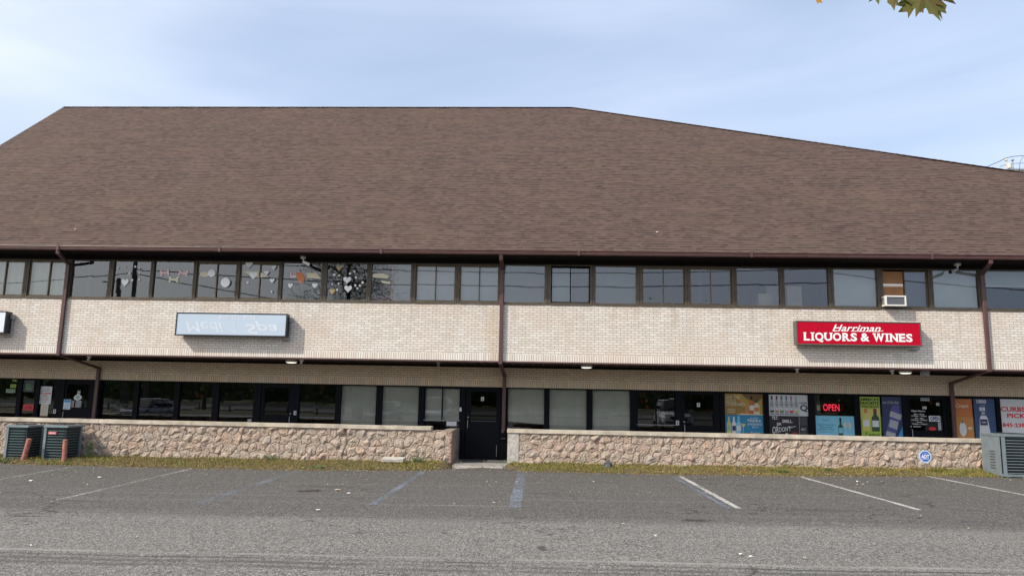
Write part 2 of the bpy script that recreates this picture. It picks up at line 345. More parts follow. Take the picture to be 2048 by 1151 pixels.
# edge of the asphalt against the grass, read along the photo's edge
EDGE = [(-400, 915), (0, 927), (350, 936), (620, 940), (845, 941), (905, 937), (960, 936), (1012, 936), (1043, 942), (1348, 949), (1600, 952), (1855, 952), (2048, 955), (2400, 962)]
edge = [ghit(a, b) for a, b in EDGE]; edge = [(p.x, p.y) for p in edge]
def edge_y(x):
    for (a, b), (c, d) in zip(edge, edge[1:]):
        if a <= x <= c: return b + (d-b)*(x-a)/(c-a)
    return edge[0][1] if x < edge[0][0] else edge[-1][1]
mb = MB(); n = 90; vs = []; fs = []
xs = [-70 + 140*i/n for i in range(n+1)]
for x in xs: vs.append((x, edge_y(x) + .25, gz(x))); vs.append((x, -37, gz(x)))
for i in range(n): fs.append((2*i+1, 2*i+3, 2*i+2, 2*i))
mb.add(vs, fs, M_asph); mb.build('parking_lot', kind='structure')
mb = MB(); mb.box(-300, 300, -62, -50, -.6, -.3, M_asph); mb.build('road', kind='structure')
# soil sheet rising to the wall, with a gap for the door walk
mb = MB(); vs = []; fs = []; NX, NY = 420, 16
def soil_z(x, y):
    e = edge_y(x); t = max(0, min(1, (y-e)/max(.2, -e)))
    return gz(x) + .012 + .10*t*(1-t*.3) + .012*sin(x*3.1+y*5) + .01*sin(x*7.7-y*9)
def walk(x): return -2.45 < x < -.95
for i in range(NX+1):
    x = -30 + 56*i/NX
    e = edge_y(x) + .05*sin(x*5.3) + .04*sin(x*13.1) + random.uniform(-.04, .04)
    for j in range(NY+1):
        t = j/NY; y = e + (.06-e)*t
        vs.append((x, y, (soil_z(x, y) if j else gz(x)-.01) - (.25 if walk(x) else 0)))
for i in range(NX):
    for j in range(NY):
        a = i*(NY+1)+j; fs.append((a, a+NY+1, a+NY+2, a+1))
mb.add(vs, fs, M_soil); mb.build('soil_strip', kind='structure', smooth=True)

# grass blades: short, patchy, olive to straw
cols = [mat('grass_%s' % k, c, .8, var=.25, vscale=8) for k, c in {'green': (.105, .15, .018), 'olive': (.19, .17, .03), 'straw': (.30, .21, .07), 'rust': (.24, .11, .04), 'dark': (.05, .07, .012)}.items()]
mb = MB(); cnt = 0
while cnt < 42000:
    x = random.uniform(-19, 16); e = edge_y(x); y = e + (.0-e)*random.random()**.9 + random.gauss(0, .05)
    if y > -.02 or y < e-.08+.10*sin(x*4.1)*sin(x*1.7+2): continue
    if -2.7 < x < -.85 and random.random() < .985: continue
    d = sin(x*1.3)+sin(x*.47+2)+sin(x*3.9+y*4)+random.gauss(0, .7)
    if d < -2.1 and random.random() < .7: continue
    tz = soil_z(x, y)-.01; h = random.uniform(.02, .065)*(1.5 if d > 1.3 else 1) * (1.5 if y > -.15 else 1)
    if sin(x*.83+1)+sin(x*2.3+y*3)+sin(x*6.1) > 1.7 and y < edge_y(x)+.55 and random.random() < .85: continue
    a = random.uniform(0, 2*pi); w = random.uniform(.006, .013); lx, ly = random.gauss(0, .03), random.gauss(0, .03)
    k = random.choices(range(5), (3 + 2*(d > .5), 5, 3.2, 2.2 if d < .5 else .8, 1))[0]
    mb.add([(x-w*cos(a), y-w*sin(a), tz), (x+w*cos(a), y+w*sin(a), tz), (x+lx, y+ly, tz+h)], [(0, 1, 2)], cols[k]); cnt += 1
mb.build('grass', label='patchy olive and straw grass along the foot of the stone walls', cat='grass', kind='stuff')
# fallen leaves
lc = [mat('leaf_%s' % k, c, .8, var=.2) for k, c in {'tan': (.42, .32, .20), 'red': (.22, .08, .05), 'pale': (.60, .54, .44), 'brown': (.13, .08, .05)}.items()]
mb = MB()
for i in range(3800):
    x = random.uniform(-18, 15)
    if random.random() < .6: y = edge_y(x) + random.gauss(.0, .14)
    else: y = edge_y(x) - random.expovariate(.55)
    if y < -14 or y > -.05: continue
    z = (soil_z(x, y)+.03 if y > edge_y(x) else gz(x)+.01); r = random.uniform(.008, .03); a0 = random.uniform(0, 6); k = random.choices(range(4), (4, 1.4, 2.2, 3))[0]
    tx, ty = random.gauss(0, .35), random.gauss(0, .35)
    pts = []
    for j in range(7):
        rr = r*(1 if j % 2 else .55)*random.uniform(.8, 1.2); a = a0+j*2*pi/7; dx, dy = rr*cos(a), rr*sin(a)*.8; pts.append((x+dx, y+dy, z+abs(dx*tx+dy*ty)+.003))
    mb.add(pts, [list(range(7))], lc[k])
mb.build('fallen_leaves', label='dry fallen leaves scattered along the asphalt edge', cat='leaves', kind='stuff')

# parking stripes
def stripe(p, q, w, m_, lift=.004, off=0):
    a = ghit(*p); b = ghit(*q); d = (b-a).normalized(); nn = Vector((-d.y, d.x, 0)); mbs = MB(); vs = []; K = 24
    for i in range(K+1):
        c = a.lerp(b, i/K) + nn*(off + random.uniform(-.006, .006)); e = w/2*random.uniform(.9, 1.08)
        for sgn in (-1, 1): pnt = c + nn*sgn*e; vs.append((pnt.x, pnt.y, gz(pnt.x)+lift))
    mbs.add(vs, [(2*i, 2*i+1, 2*i+3, 2*i+2) for i in range(K)], m_); return mbs
for p, q, w, m_ in [((150, 932), (-60, 968), .10, M_wpaint2), ((390, 935), (98, 1003), .10, M_wpaint2), ((607, 938), (395, 1006), .20, M_bpaint2), ((848, 942), (742, 1010), .13, M_bpaint),
                    ((1044, 944), (1029, 1014), .22, M_bpaint), ((1344, 951), (1458, 1016), .11, M_bpaint), ((1361, 952), (1477, 1016), .11, M_wpaint),
                    ((1603, 953), (1839, 1019), .11, M_wpaint), ((1852, 951), (2140, 1007), .11, M_wpaint), ((2090, 955), (2400, 1010), .11, M_wpaint), ((742, 1009), (1040, 1012), .05, M_wpaint2)]:
    stripe(p, q, w, m_).build('parking_line', kind='structure')

# ------------------------------------------------------------------ building
B = thing('commercial_building', 'two-storey cream brick commercial building with a huge brown shingle roof', 'building')
XL, XR, Y2 = -24.0, 34.0, 1.95
ZB, ZS, ZH, ZSO = 2.73, 4.37, 5.50, 5.62        # brick bottom, sill, window head, soffit
ZL = 2.03                                       # bottom of the recessed brick
mb = MB(); mb.box(XL, XR, 0, .22, ZB+.205, ZS-.02, M_brick); mb.build('brick_wall', B)
mb = MB(); mb.box(XL, XR, 0, .22, ZB+.005, ZB+.205, M_soldier); mb.build('soldier_course', B)
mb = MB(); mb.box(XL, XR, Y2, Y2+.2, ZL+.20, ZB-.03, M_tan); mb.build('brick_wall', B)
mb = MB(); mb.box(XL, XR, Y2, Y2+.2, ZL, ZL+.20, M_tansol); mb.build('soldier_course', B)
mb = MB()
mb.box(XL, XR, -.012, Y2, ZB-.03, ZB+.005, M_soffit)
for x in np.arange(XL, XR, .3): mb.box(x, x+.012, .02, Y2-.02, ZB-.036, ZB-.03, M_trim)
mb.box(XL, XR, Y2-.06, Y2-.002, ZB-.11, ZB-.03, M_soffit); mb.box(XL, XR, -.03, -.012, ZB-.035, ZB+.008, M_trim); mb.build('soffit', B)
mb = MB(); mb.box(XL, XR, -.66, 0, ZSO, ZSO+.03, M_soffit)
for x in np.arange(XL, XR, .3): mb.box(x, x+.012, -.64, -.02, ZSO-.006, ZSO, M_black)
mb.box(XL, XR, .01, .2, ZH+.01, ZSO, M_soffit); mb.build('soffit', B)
# roof
ZE = 5.77; PT = rad(39.5); YE = -.74
def roofhit(px, py):
    tp = math.tan(PT); return hit(px, py, plane=(ZE - tp*YE, 0, tp))
rl = roofhit(121, 217); rr_ = roofhit(1145, 211); la = roofhit(0, 290); rb = roofhit(2048, 342)
yr = (rl.y+rr_.y)/2; zr = ZE + (yr-YE)*math.tan(PT)
def ext(a, b, y): t = (y-a.y)/(b.y-a.y); return a.x + (b.x-a.x)*t
le_x = ext(rl, la, YE); re_x = ext(rr_, rb, YE)
def roof_quad(mb, poly, m_, orig, ud, vd):
    mb.add(poly, [list(range(len(poly)))], m_)
mb = MB(); th = .05
P = [Vector((le_x, YE, ZE)), Vector((re_x, YE, ZE)), Vector((rr_.x, yr, zr)), Vector((rl.x, yr, zr))]
yb = 2*yr-YE; Pb = [Vector((re_x, yb, ZE)), Vector((le_x, yb, ZE))]
# subdivided front plane with a slightly uneven ridge and courses
NU, NV = 160, 40; vs = []; fs = []; uvs = []
for i in range(NU+1):
    for j in range(NV+1):
        v = j/NV; a = P[0].lerp(P[3], v); b = P[1].lerp(P[2], v); q = a.lerp(b, i/NU)
        w = (.02*sin(q.x*1.1+v*3)+.012*sin(q.x*3.3+v*9))*sin(pi*min(1, v*1.2+.05))*.8 + (.012*sin(q.x*7.1) if j == NV else 0)
        vs.append((q.x, q.y - w*.63, q.z + w*.77)); uvs.append((q.x, v*(yr-YE)/cos(PT)))
for i in range(NU):
    for j in range(NV): a = i*(NV+1)+j; fs.append((a, a+NV+1, a+NV+2, a+1))
nf = len(vs)
vs += [tuple(Pb[0]), tuple(Pb[1])]; k = nf
A = lambda i, j: i*(NV+1)+j
fs += [(k, k+1, A(0, NV), A(NU, NV)), (A(NU, 0), k, A(NU, NV)), (k+1, A(0, 0), A(0, NV))]
uvs += [(re_x, 0), (le_x, 0)]
mb.add(vs, fs, M_roof); roof = mb.build('roof', B, smooth=False)
uvl = roof.data.uv_layers.new(name='UVMap')
for lp in roof.data.loops: uvl.data[lp.index].uv = uvs[lp.vertex_index]
# ridge and hip cap shingles (a sub-part of the roof)
mb = MB(); M_cap2 = mat('ridge_cap_shingle', (.14, .11, .10), .9, var=.4, vscale=5)
def caps(a, b, st=.2):
    n = int((b-a).length/st); d = (b-a).normalized(); sd = d.cross(Vector((0, 0, 1))).normalized()
    for i in range(n):
        p = a + d*st*i; q = p + d*(st*1.05); up = Vector((0, 0, 1)); dz = random.uniform(.012, .022)
        for pp in (1, -1):
            vv = [p+up*dz, q+up*(dz-.015), q+sd*.13*pp-up*.05, p+sd*.13*pp-up*.045]; mb.add(vv, [(0, 1, 2, 3) if pp < 0 else (3, 2, 1, 0)], M_cap2)
caps(P[3], P[2]); caps(P[2], P[1]); mb.build('ridge_cap', roof)
# gutter with rolled lip
mb = MB(); prof = [(-.80, 5.765), (-.805, 5.745), (-.775, 5.73), (-.80, 5.70), (-.79, 5.655), (-.76, 5.64), (-.67, 5.64), (-.67, 5.765)]
vs = [(x, y, z) for x in (XL, re_x) for y, z in prof]; kk = len(prof); mb.add(vs, [(i, (i+1) % kk, kk+(i+1) % kk, kk+i) for i in range(kk)], M_trim)
mb.build('gutter', B)
for k_, x in enumerate((-19.4, -13.9, -9.2, -4.6, .9, 5.6, 10.4, 15.1, 21)): mb = MB(); mb.box(x, x+.07, -.813, -.668, 5.633, 5.772, M_trim); mb.build('gutter_joint', B)
mb = MB(); mb.box(XL, XR, -.672, -.65, 5.60, 5.76, M_soffit); mb.build('fascia', B)
# downspouts
def downspout(pts, lbl=None):
    mb = MB(); mb.rod(pts, (.105, .085), M_trim, sq=True)
    for p in (pts[2], pts[-2]): mb.box(p[0]-.06, p[0]+.06, p[1]-.052, p[1]+.04, p[2]-.3, p[2]-.27, M_trim)
    mb.build('downspout', B, label=lbl)
def spout(gx, fx, bx, ztop=5.36):
    y = -.06; downspout([(gx, -.735, 5.66), (gx, -.735, 5.56), (fx, y, ztop), (fx, y, ZB-.02), (bx, Y2-.07, ZB-.34), (bx, Y2-.07, -.2)])
x1 = hit(116, 508, y=-.735).x; x2 = hit(122, 660, y=-.06).x; x3 = hit(192, 790, y=Y2-.07).x
spout(x1, x2, x3)
c1 = hit(1003, 620, y=-.06).x; c3 = hit(1008, 800, y=Y2-.07).x
mb = MB(); downspout([(c1, -.735, 5.66), (c1, -.70, 5.52), (c1, -.06, 5.36), (c1, -.06, ZB-.05), (c3, Y2-.07, ZB-.36), (c3, Y2-.07, .78), (c3-.02, Y2-.12, .66)])
d1 = hit(1981, 525, y=-.735).x; d2 = hit(1973, 660, y=-.06).x; d3 = hit(1907, 830, y=Y2-.07).x
spout(d1, d2, d3)

# upper windows: (left, right, sash, fill)
UW = [(-205, -130, 0, 'plain'), (-112, -42, 1, 'shade'), (-30, 48, 1, 'shade'), (58, 137, 1, 'shade'), (143, 217, 0, 'plain'), (227, 301, 0, 'plain'), (308, 387, 0, 'plain'), (394, 472, 1, 'plain'), (480, 558, 1, 'plain'),
      (565, 643, 0, 'plain'), (654, 734, 0, 'plain'), (743, 822, 0, 'post'), (832, 911, 1, 'grey'), (920, 998, 1, 'grey'), (1009, 1089, 0, 'slats'),
      (1102, 1180, 1, 'black'), (1191, 1272, 0, 'slats'), (1284, 1369, 1, 'plain'), (1379, 1463, 1, 'plain'), (1473, 1558, 0, 'boxes'), (1568, 1655, 0, 'box'),
      (1666, 1753, 0, 'white'), (1764, 1855, 1, 'ac'), (1864, 1956, 0, 'white'), (1968, 2062, 0, 'half'), (2074, 2170, 0, 'plain'), (2182, 2280, 0, 'white')]
ux = [(hit(a, 562, y=.04).x, hit(b, 562, y=.04).x) for a, b, _, _ in UW]
M_card = mat('brown_cardboard', (.32, .16, .07), .85, var=.15, vscale=5); M_peach = mat('peach_post', (.62, .36, .28), .7, var=.1); M_pink = mat('pink_box', (.30, .13, .16), .8, var=.2)
M_pbox = mat('pale_carton', (.42, .36, .30), .85, var=.1); M_strip = mat('white_strip', (.9, .86, .84), .5, var=.03)
BLACKW = M_black
upane = {}
for i, ((a, b), (pa, pb, sash, fill)) in enumerate(zip(ux, UW)):
    L0 = (ux[i-1][1]+a)/2 if i else a-.07; R0 = (ux[i+1][0]+b)/2 if i < len(ux)-1 else b+.07
    fm = BLACKW if fill == 'black' else M_frame
    fr = MB(); gap = .003
    fr.box(L0+gap, a, -.012, .14, ZS-.02, ZH+.01, M_frame); fr.box(b, R0-gap, -.012, .14, ZS-.02, ZH+.01, M_frame)
    fr.box(L0+gap+.018, L0+gap+.034, -.02, -.012, ZS-.02, ZH, M_frame); fr.box(R0-gap-.034, R0-gap-.018, -.02, -.012, ZS-.02, ZH, M_frame)
    fr.box(a, b, -.004, .12, ZS-.02, ZS+.045, M_frame); fr.box(a, b, .0, .12, ZH-.02, ZH+.01, M_frame)
    fr.box(a-.02, b+.02, -.03, -.004, ZS-.018, ZS+.004, M_frame)
    w_ = fr.build('window', B)
    if fill == 'ac': w_['label'] = 'sliding window with its left half boarded in cardboard above a white air conditioner'
    if fill == 'black': w_['label'] = 'sliding window with black replacement frame'
    z0, z1 = ZS+.045, ZH-.02; mid = (a+b)/2; t = .03
    if sash:
        sm = M_black if fill == 'black' else M_frame2
        z1s = z1-.03
        for k, (s0, s1, yy) in enumerate(((a, mid+.02, .035), (mid-.02, b, .062))):
            if fill == 'ac' and k == 0: continue
            sb = MB(); sb.ring(s0+.004, s1-.004, z0+.002, z1s, t, yy, yy+.024, sm); sb.box(a, b, .03, .09, z1s+.002, z1, sm) if k == 0 else None; sb.build('sash', w_)
            pb_ = MB(); pb_.add([(s0+t, yy+.012, z0+t), (s1-t, yy+.012, z0+t), (s1-t, yy+.012, z1s-t), (s0+t, yy+.012, z1s-t)], [(0, 1, 2, 3)], M_glass); pb_.build('pane', w_)
    else:
        pb_ = MB(); jit = random.uniform(-.002, .002); pb_.add([(a, .045-jit, z0), (b, .045+jit, z0), (b, .045+jit+.001, z1), (a, .045-jit, z1)], [(0, 1, 2, 3)], M_glass); pb_.build('pane', w_)
    upane[i] = (a, b, z0, z1)
    bl = MB()
    if fill in ('shade', 'grey', 'white'):
        mm = {'shade': M_shade2, 'grey': M_blind, 'white': M_shade}[fill]
        if fill == 'grey': mm = mat('silver_shade', (.42, .44, .46), .7, var=.05)
        zb = z0+.06 if fill == 'white' else z0+.0
        K = 40; vs = []
        for q in range(K+1):
            x = a-.05 + (b-a+.1)*q/K; yv = .16+(.012*sin(q*1.3)+.006*sin(q*2.9) if fill == 'shade' else .002*sin(q))
            vs += [(x, yv, zb), (x, yv, z1+.05)]
        bl.add(vs, [(2*q, 2*q+2, 2*q+3, 2*q+1) for q in range(K)], mm)
        if fill == 'white': bl.box(a-.02, b+.02, .15, .165, zb-.02, zb+.012, M_shade)
        bl.build('blind', w_)
    elif fill == 'slats':
        z = z0-.01
        while z < z1: bl.add([(a-.03, .15, z), (b+.03, .15, z), (b+.03, .168, z+.030), (a-.03, .168, z+.030)], [(0, 1, 2, 3)], M_blind); z += .026
        bl.build('blind', w_)
    elif fill == 'half':
        z = z0+.66
        while z < z1: bl.add([(a-.03, .15, z), (b+.03, .15, z), (b+.03, .165, z+.026), (a-.03, .165, z+.026)], [(0, 1, 2, 3)], M_shade); z += .027
        bl.box(a, b, .145, .17, z0+.62, z0+.66, M_shade); bl.build('blind', w_)
    elif fill == 'post':
        pm = MB(); xa = hit(783, 560, y=.4).x; pm.box(xa, xa+.09, .38, .47, z0-.2, z1+.1, M_peach); pm.build('inner_post', w_)
        pm = MB(); pm.box(a+.02, xa-.05, .5, .8, z0-.3, z0+.2, M_pink); pm.build('inner_panel', w_)
        pm = MB(); pm.box(xa+.1, b+.1, .30, .31, z0-.1, z1+.1, M_blind); pm.build('blind', w_)
    elif fill == 'black':
        pm = MB(); pm.box(mid+.05, b, .2, .21, z0, z1, mat('grey_curtain', (.12, .125, .15), .8, var=.2, vscale=6)); pm.box(a, mid+.05, .22, .23, z0, z1, M_blind); pm.build('curtain', w_)
    elif fill == 'ac':
        cb = MB(); cb.box(a+.005, mid-.05, .05, .075, z0+.01, z1-.05, M_card); cb.box(a+.005, mid-.06, .03, .05, z0+.60, z0+.66, M_strip); cb.box(a+.005, mid-.05, .03, .05, z0+.56, z0+.60, mat('tape', (.45, .27, .16), .5, var=.1)); cb.build('cardboard_panel', w_)
        cb = MB(); cb.box(mid+.05, b, .2, .21, z0, z1, mat('slate_curtain', (.13, .145, .17), .8, var=.15)); cb.build('curtain', w_)
for px, py0, py1, w_, dpt in ((1531, 587, 618, 26, .35), (1553, 572, 618, 36, .9), (1589, 572, 618, 28, .35)):     # cartons leaning inside
    q0 = hit(px-w_/2, py1, y=dpt); q1 = hit(px+w_/2, py0, y=dpt); cb = MB(); cb.box(q0.x, q1.x, dpt, dpt+.25, ZS, q1.z, M_pbox)
    cb.build('carton', label={1531: 'low pale carton inside the upper window left of the mullion', 1553: 'tall pale carton standing behind the low carton upstairs', 1589: 'pale carton just right of the mullion, behind upper glass'}[px], cat='carton', group='cartons behind the upper windows')
# rooms behind the glass
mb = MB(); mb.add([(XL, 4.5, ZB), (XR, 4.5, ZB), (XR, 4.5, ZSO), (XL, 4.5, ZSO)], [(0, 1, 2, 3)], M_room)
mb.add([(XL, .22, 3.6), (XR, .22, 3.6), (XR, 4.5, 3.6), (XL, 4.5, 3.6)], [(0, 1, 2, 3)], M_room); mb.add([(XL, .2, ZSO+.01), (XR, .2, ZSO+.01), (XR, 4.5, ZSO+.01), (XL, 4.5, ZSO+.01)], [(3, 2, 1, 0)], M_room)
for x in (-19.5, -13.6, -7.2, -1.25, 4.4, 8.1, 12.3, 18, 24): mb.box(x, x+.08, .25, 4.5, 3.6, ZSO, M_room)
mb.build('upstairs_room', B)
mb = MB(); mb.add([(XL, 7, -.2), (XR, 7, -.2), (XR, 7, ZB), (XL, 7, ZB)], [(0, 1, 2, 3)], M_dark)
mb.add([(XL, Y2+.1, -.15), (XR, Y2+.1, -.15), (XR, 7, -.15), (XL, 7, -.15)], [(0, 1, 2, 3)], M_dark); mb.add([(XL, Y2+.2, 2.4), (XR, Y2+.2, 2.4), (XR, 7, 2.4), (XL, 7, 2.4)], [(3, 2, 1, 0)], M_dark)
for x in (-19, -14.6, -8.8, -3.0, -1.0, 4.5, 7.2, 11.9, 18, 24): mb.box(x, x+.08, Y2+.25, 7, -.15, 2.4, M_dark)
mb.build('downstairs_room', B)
mb = MB(); mb.box(XL, XL+.2, .22, 9, -.3, ZSO, M_brick); mb.box(XR-.2, XR, .22, 9, -.3, ZSO, M_brick); mb.box(XL, XR, 9, 9.2, -.3, ZSO, M_brick); mb.build('brick_wall', B)

# lower shopfront
LW = [(-120, -45, 'w', 'plain'), (-36, 33, 'w', 'plain'), (41, 69, 'w', 'plain'), (77, 109, 'w', 'plain'), (127, 189, 'd', (131, 179, 768, 815)), (200, 267, 'w', 'plain'), (276, 348, 'w', 'plain'), (358, 425, 'w', 'plain'), (437, 507, 'w', 'plain'),
      (521, 586, 'd', (527, 579, 775, 828)), (598, 671, 'w', 'plain'), (681, 752, 'w', 'beige'), (764, 837, 'w', 'beige'), (848, 921, 's', 'half'),
      (931, 1001, 'd', (941, 994, 783, 838)), (1016, 1088, 'w', 'beige'), (1099, 1173, 'w', 'beige'), (1185, 1260, 'w', 'beige'), (1273, 1351, 's', 'plain'), (1363, 1440, 'd', (1369, 1426, 789, 850)),
      (1449, 1526, 'w', 'plain'), (1537, 1616, 'w', 'plain'), (1629, 1708, 'w', 'plain'), (1719, 1804, 'w', 'plain'), (1814, 1892, 'd', (1822, 1884, 798, 860)), (1909, 1991, 'w', 'plain'), (1999, 2085, 'w', 'plain'), (2098, 2190, 'w', 'plain')]
lx = [(hit(a, 810, y=Y2+.06).x, hit(b, 810, y=Y2+.06).x) for a, b, _, _ in LW]
ZT, ZW = ZL-.035, .55; lpane = {}; YG = Y2+.09
M_kick = mat('dark_kick_panel', (.03, .032, .036), .6, var=.15)
for i, ((a, b), (pa, pb, kd, fill)) in enumerate(zip(lx, LW)):
    L0 = (lx[i-1][1]+a)/2 if i else a-.08; R0 = (lx[i+1][0]+b)/2 if i < len(lx)-1 else b+.08
    fr = MB(); gap = .002
    fr.box(L0+gap, a, Y2+.02, Y2+.16, -.16, ZL, M_black); fr.box(b, R0-gap, Y2+.02, Y2+.16, -.16, ZL, M_black); fr.box(a, b, Y2+.03, Y2+.15, ZT, ZL, M_black)
    lpane[i] = (a, b)
    if kd in 'ws':
        fr.box(a, b, Y2+.03, Y2+.15, -.16, ZW, M_kick); w_ = fr.build('shop_window', B)
        if kd == 's':
            mid = (a+b)/2; sb = MB(); sb.ring(a+.003, mid+.02, ZW+.002, ZT-.002, .035, Y2+.05, Y2+.075, M_black); sb.ring(mid-.02, b-.003, ZW+.002, ZT-.002, .035, Y2+.078, Y2+.10, M_black)
            sb.box(a, b, Y2+.04, Y2+.06, .98, 1.0, M_grey); sb.build('sash', w_)
        else:
            if fill == 'plain' and 4 < i < 12: sb = MB(); sb.box(a, b, YG+.05, YG+.07, .985, 1.0, M_grey); sb.build('rail', w_)
        pp = MB(); pp.add([(a, YG, ZW), (b, YG, ZW), (b, YG+random.uniform(-.004, .004), ZT), (a, YG, ZT)], [(0, 1, 2, 3)], M_glass2); pp.build('pane', w_)
        if fill in ('beige', 'half'):
            bl = MB(); zb = ZW+.1 if fill == 'beige' else .98; zb2 = zb
            if pa == 1016: zb, zb2 = 1.00, .93
            vs = []; K = 30
            for q in range(K+1):
                x = a-.02+(b-a+.04)*q/K; yv = YG+.09+.003*sin(q*1.1); vs += [(x, yv, zb+(zb2-zb)*q/K), (x, yv, ZT+.02)]
            bl.add(vs, [(2*q, 2*q+2, 2*q+3, 2*q+1) for q in range(K)], M_shade2); bl.box(a, b, YG+.075, YG+.09, zb2-.012, zb2+.01, M_shade2) if pa != 1016 else None
            bl.build('blind', w_)
    else:
        w_ = fr.build('door_frame', B); dr = MB(); g0 = hit(fill[0], fill[3], y=Y2+.05); g1 = hit(fill[1], fill[2], y=Y2+.05)
        A0, A1, Z0, Z1 = g0.x, g1.x, g0.z, g1.z; e = .012
        dr.box(a+e, A0, Y2+.045, Y2+.09, -.14, ZT-.01, M_black); dr.box(A1, b-e, Y2+.045, Y2+.09, -.14, ZT-.01, M_black); dr.box(A0, A1, Y2+.045, Y2+.09, -.14, Z0, M_black); dr.box(A0, A1, Y2+.045, Y2+.09, Z1, ZT-.01, M_black)
        dr.ring(A0-.015, A1+.015, Z0-.015, Z1+.015, .02, Y2+.035, Y2+.046, M_black)
        d_ = dr.build('shop_door', B)
        dg_ = MB(); dg_.add([(A0, Y2+.07, Z0), (A1, Y2+.07, Z0), (A1, Y2+.07, Z1), (A0, Y2+.07, Z1)], [(0, 1, 2, 3)], M_dglass); dg_.build('pane', d_)
        hd = MB(); hx = b-.06 if pa in (521, 931) else a+.07
        if pa == 931: hx = a+.09
        hd.rod([(hx, Y2+.0, .78), (hx, Y2-.03, .80), (hx, Y2-.03, 1.0), (hx, Y2+.0, 1.02)], .012, M_grey); hd.lathe((hx, Y2+.045, 1.1), [(.022, -.02), (.025, 0)], M_grey, 10, 'y'); hd.build('handle', d_)
        if pa == 931:
            ex = MB(); ex.box(A0+.01, A1-.01, Y2+.03, Y2+.045, Z0-.055, Z0-.035, mat('dark_rail', (.05, .055, .07), .3)); ex.box(b-.10, b-.085, Y2+.0, Y2+.03, -.05, .28, M_grey); ex.build('rail', d_)
# door step and slab
M_slab = mat('grey_slab', (.25, .245, .235), .9, var=.3, vscale=6, bump=.4)
sx0, sx1 = hit(906, 930, y=-.1).x, hit(1013, 930, y=-.1).x
mb = MB(); mb.box(sx0+.03, sx1-.02, .5, Y2+.02, -.5, -.15, mat('dark_step_edge', (.10, .10, .105), .8, var=.2, bump=.3)); mb.build('threshold', B)
# base wall of the walkway behind the stone walls
mb = MB(); mb.box(XL, sx0-.0, .3, Y2+.02, -.5, -.17, M_conc); mb.box(sx1+.0, XR, .3, Y2+.02, -.5, -.17, M_conc); mb.build('walkway', kind='structure')
mb = MB(); mb.box(sx0+.02, sx1-.01, -.42, .5, -.5, gz(-1.7)+.025, M_slab); mb.box(sx0+.1, sx1-.08, -.60, -.42, -.5, gz(-1.7)+.008, M_conc)
mb.build('door_slab', kind='structure')

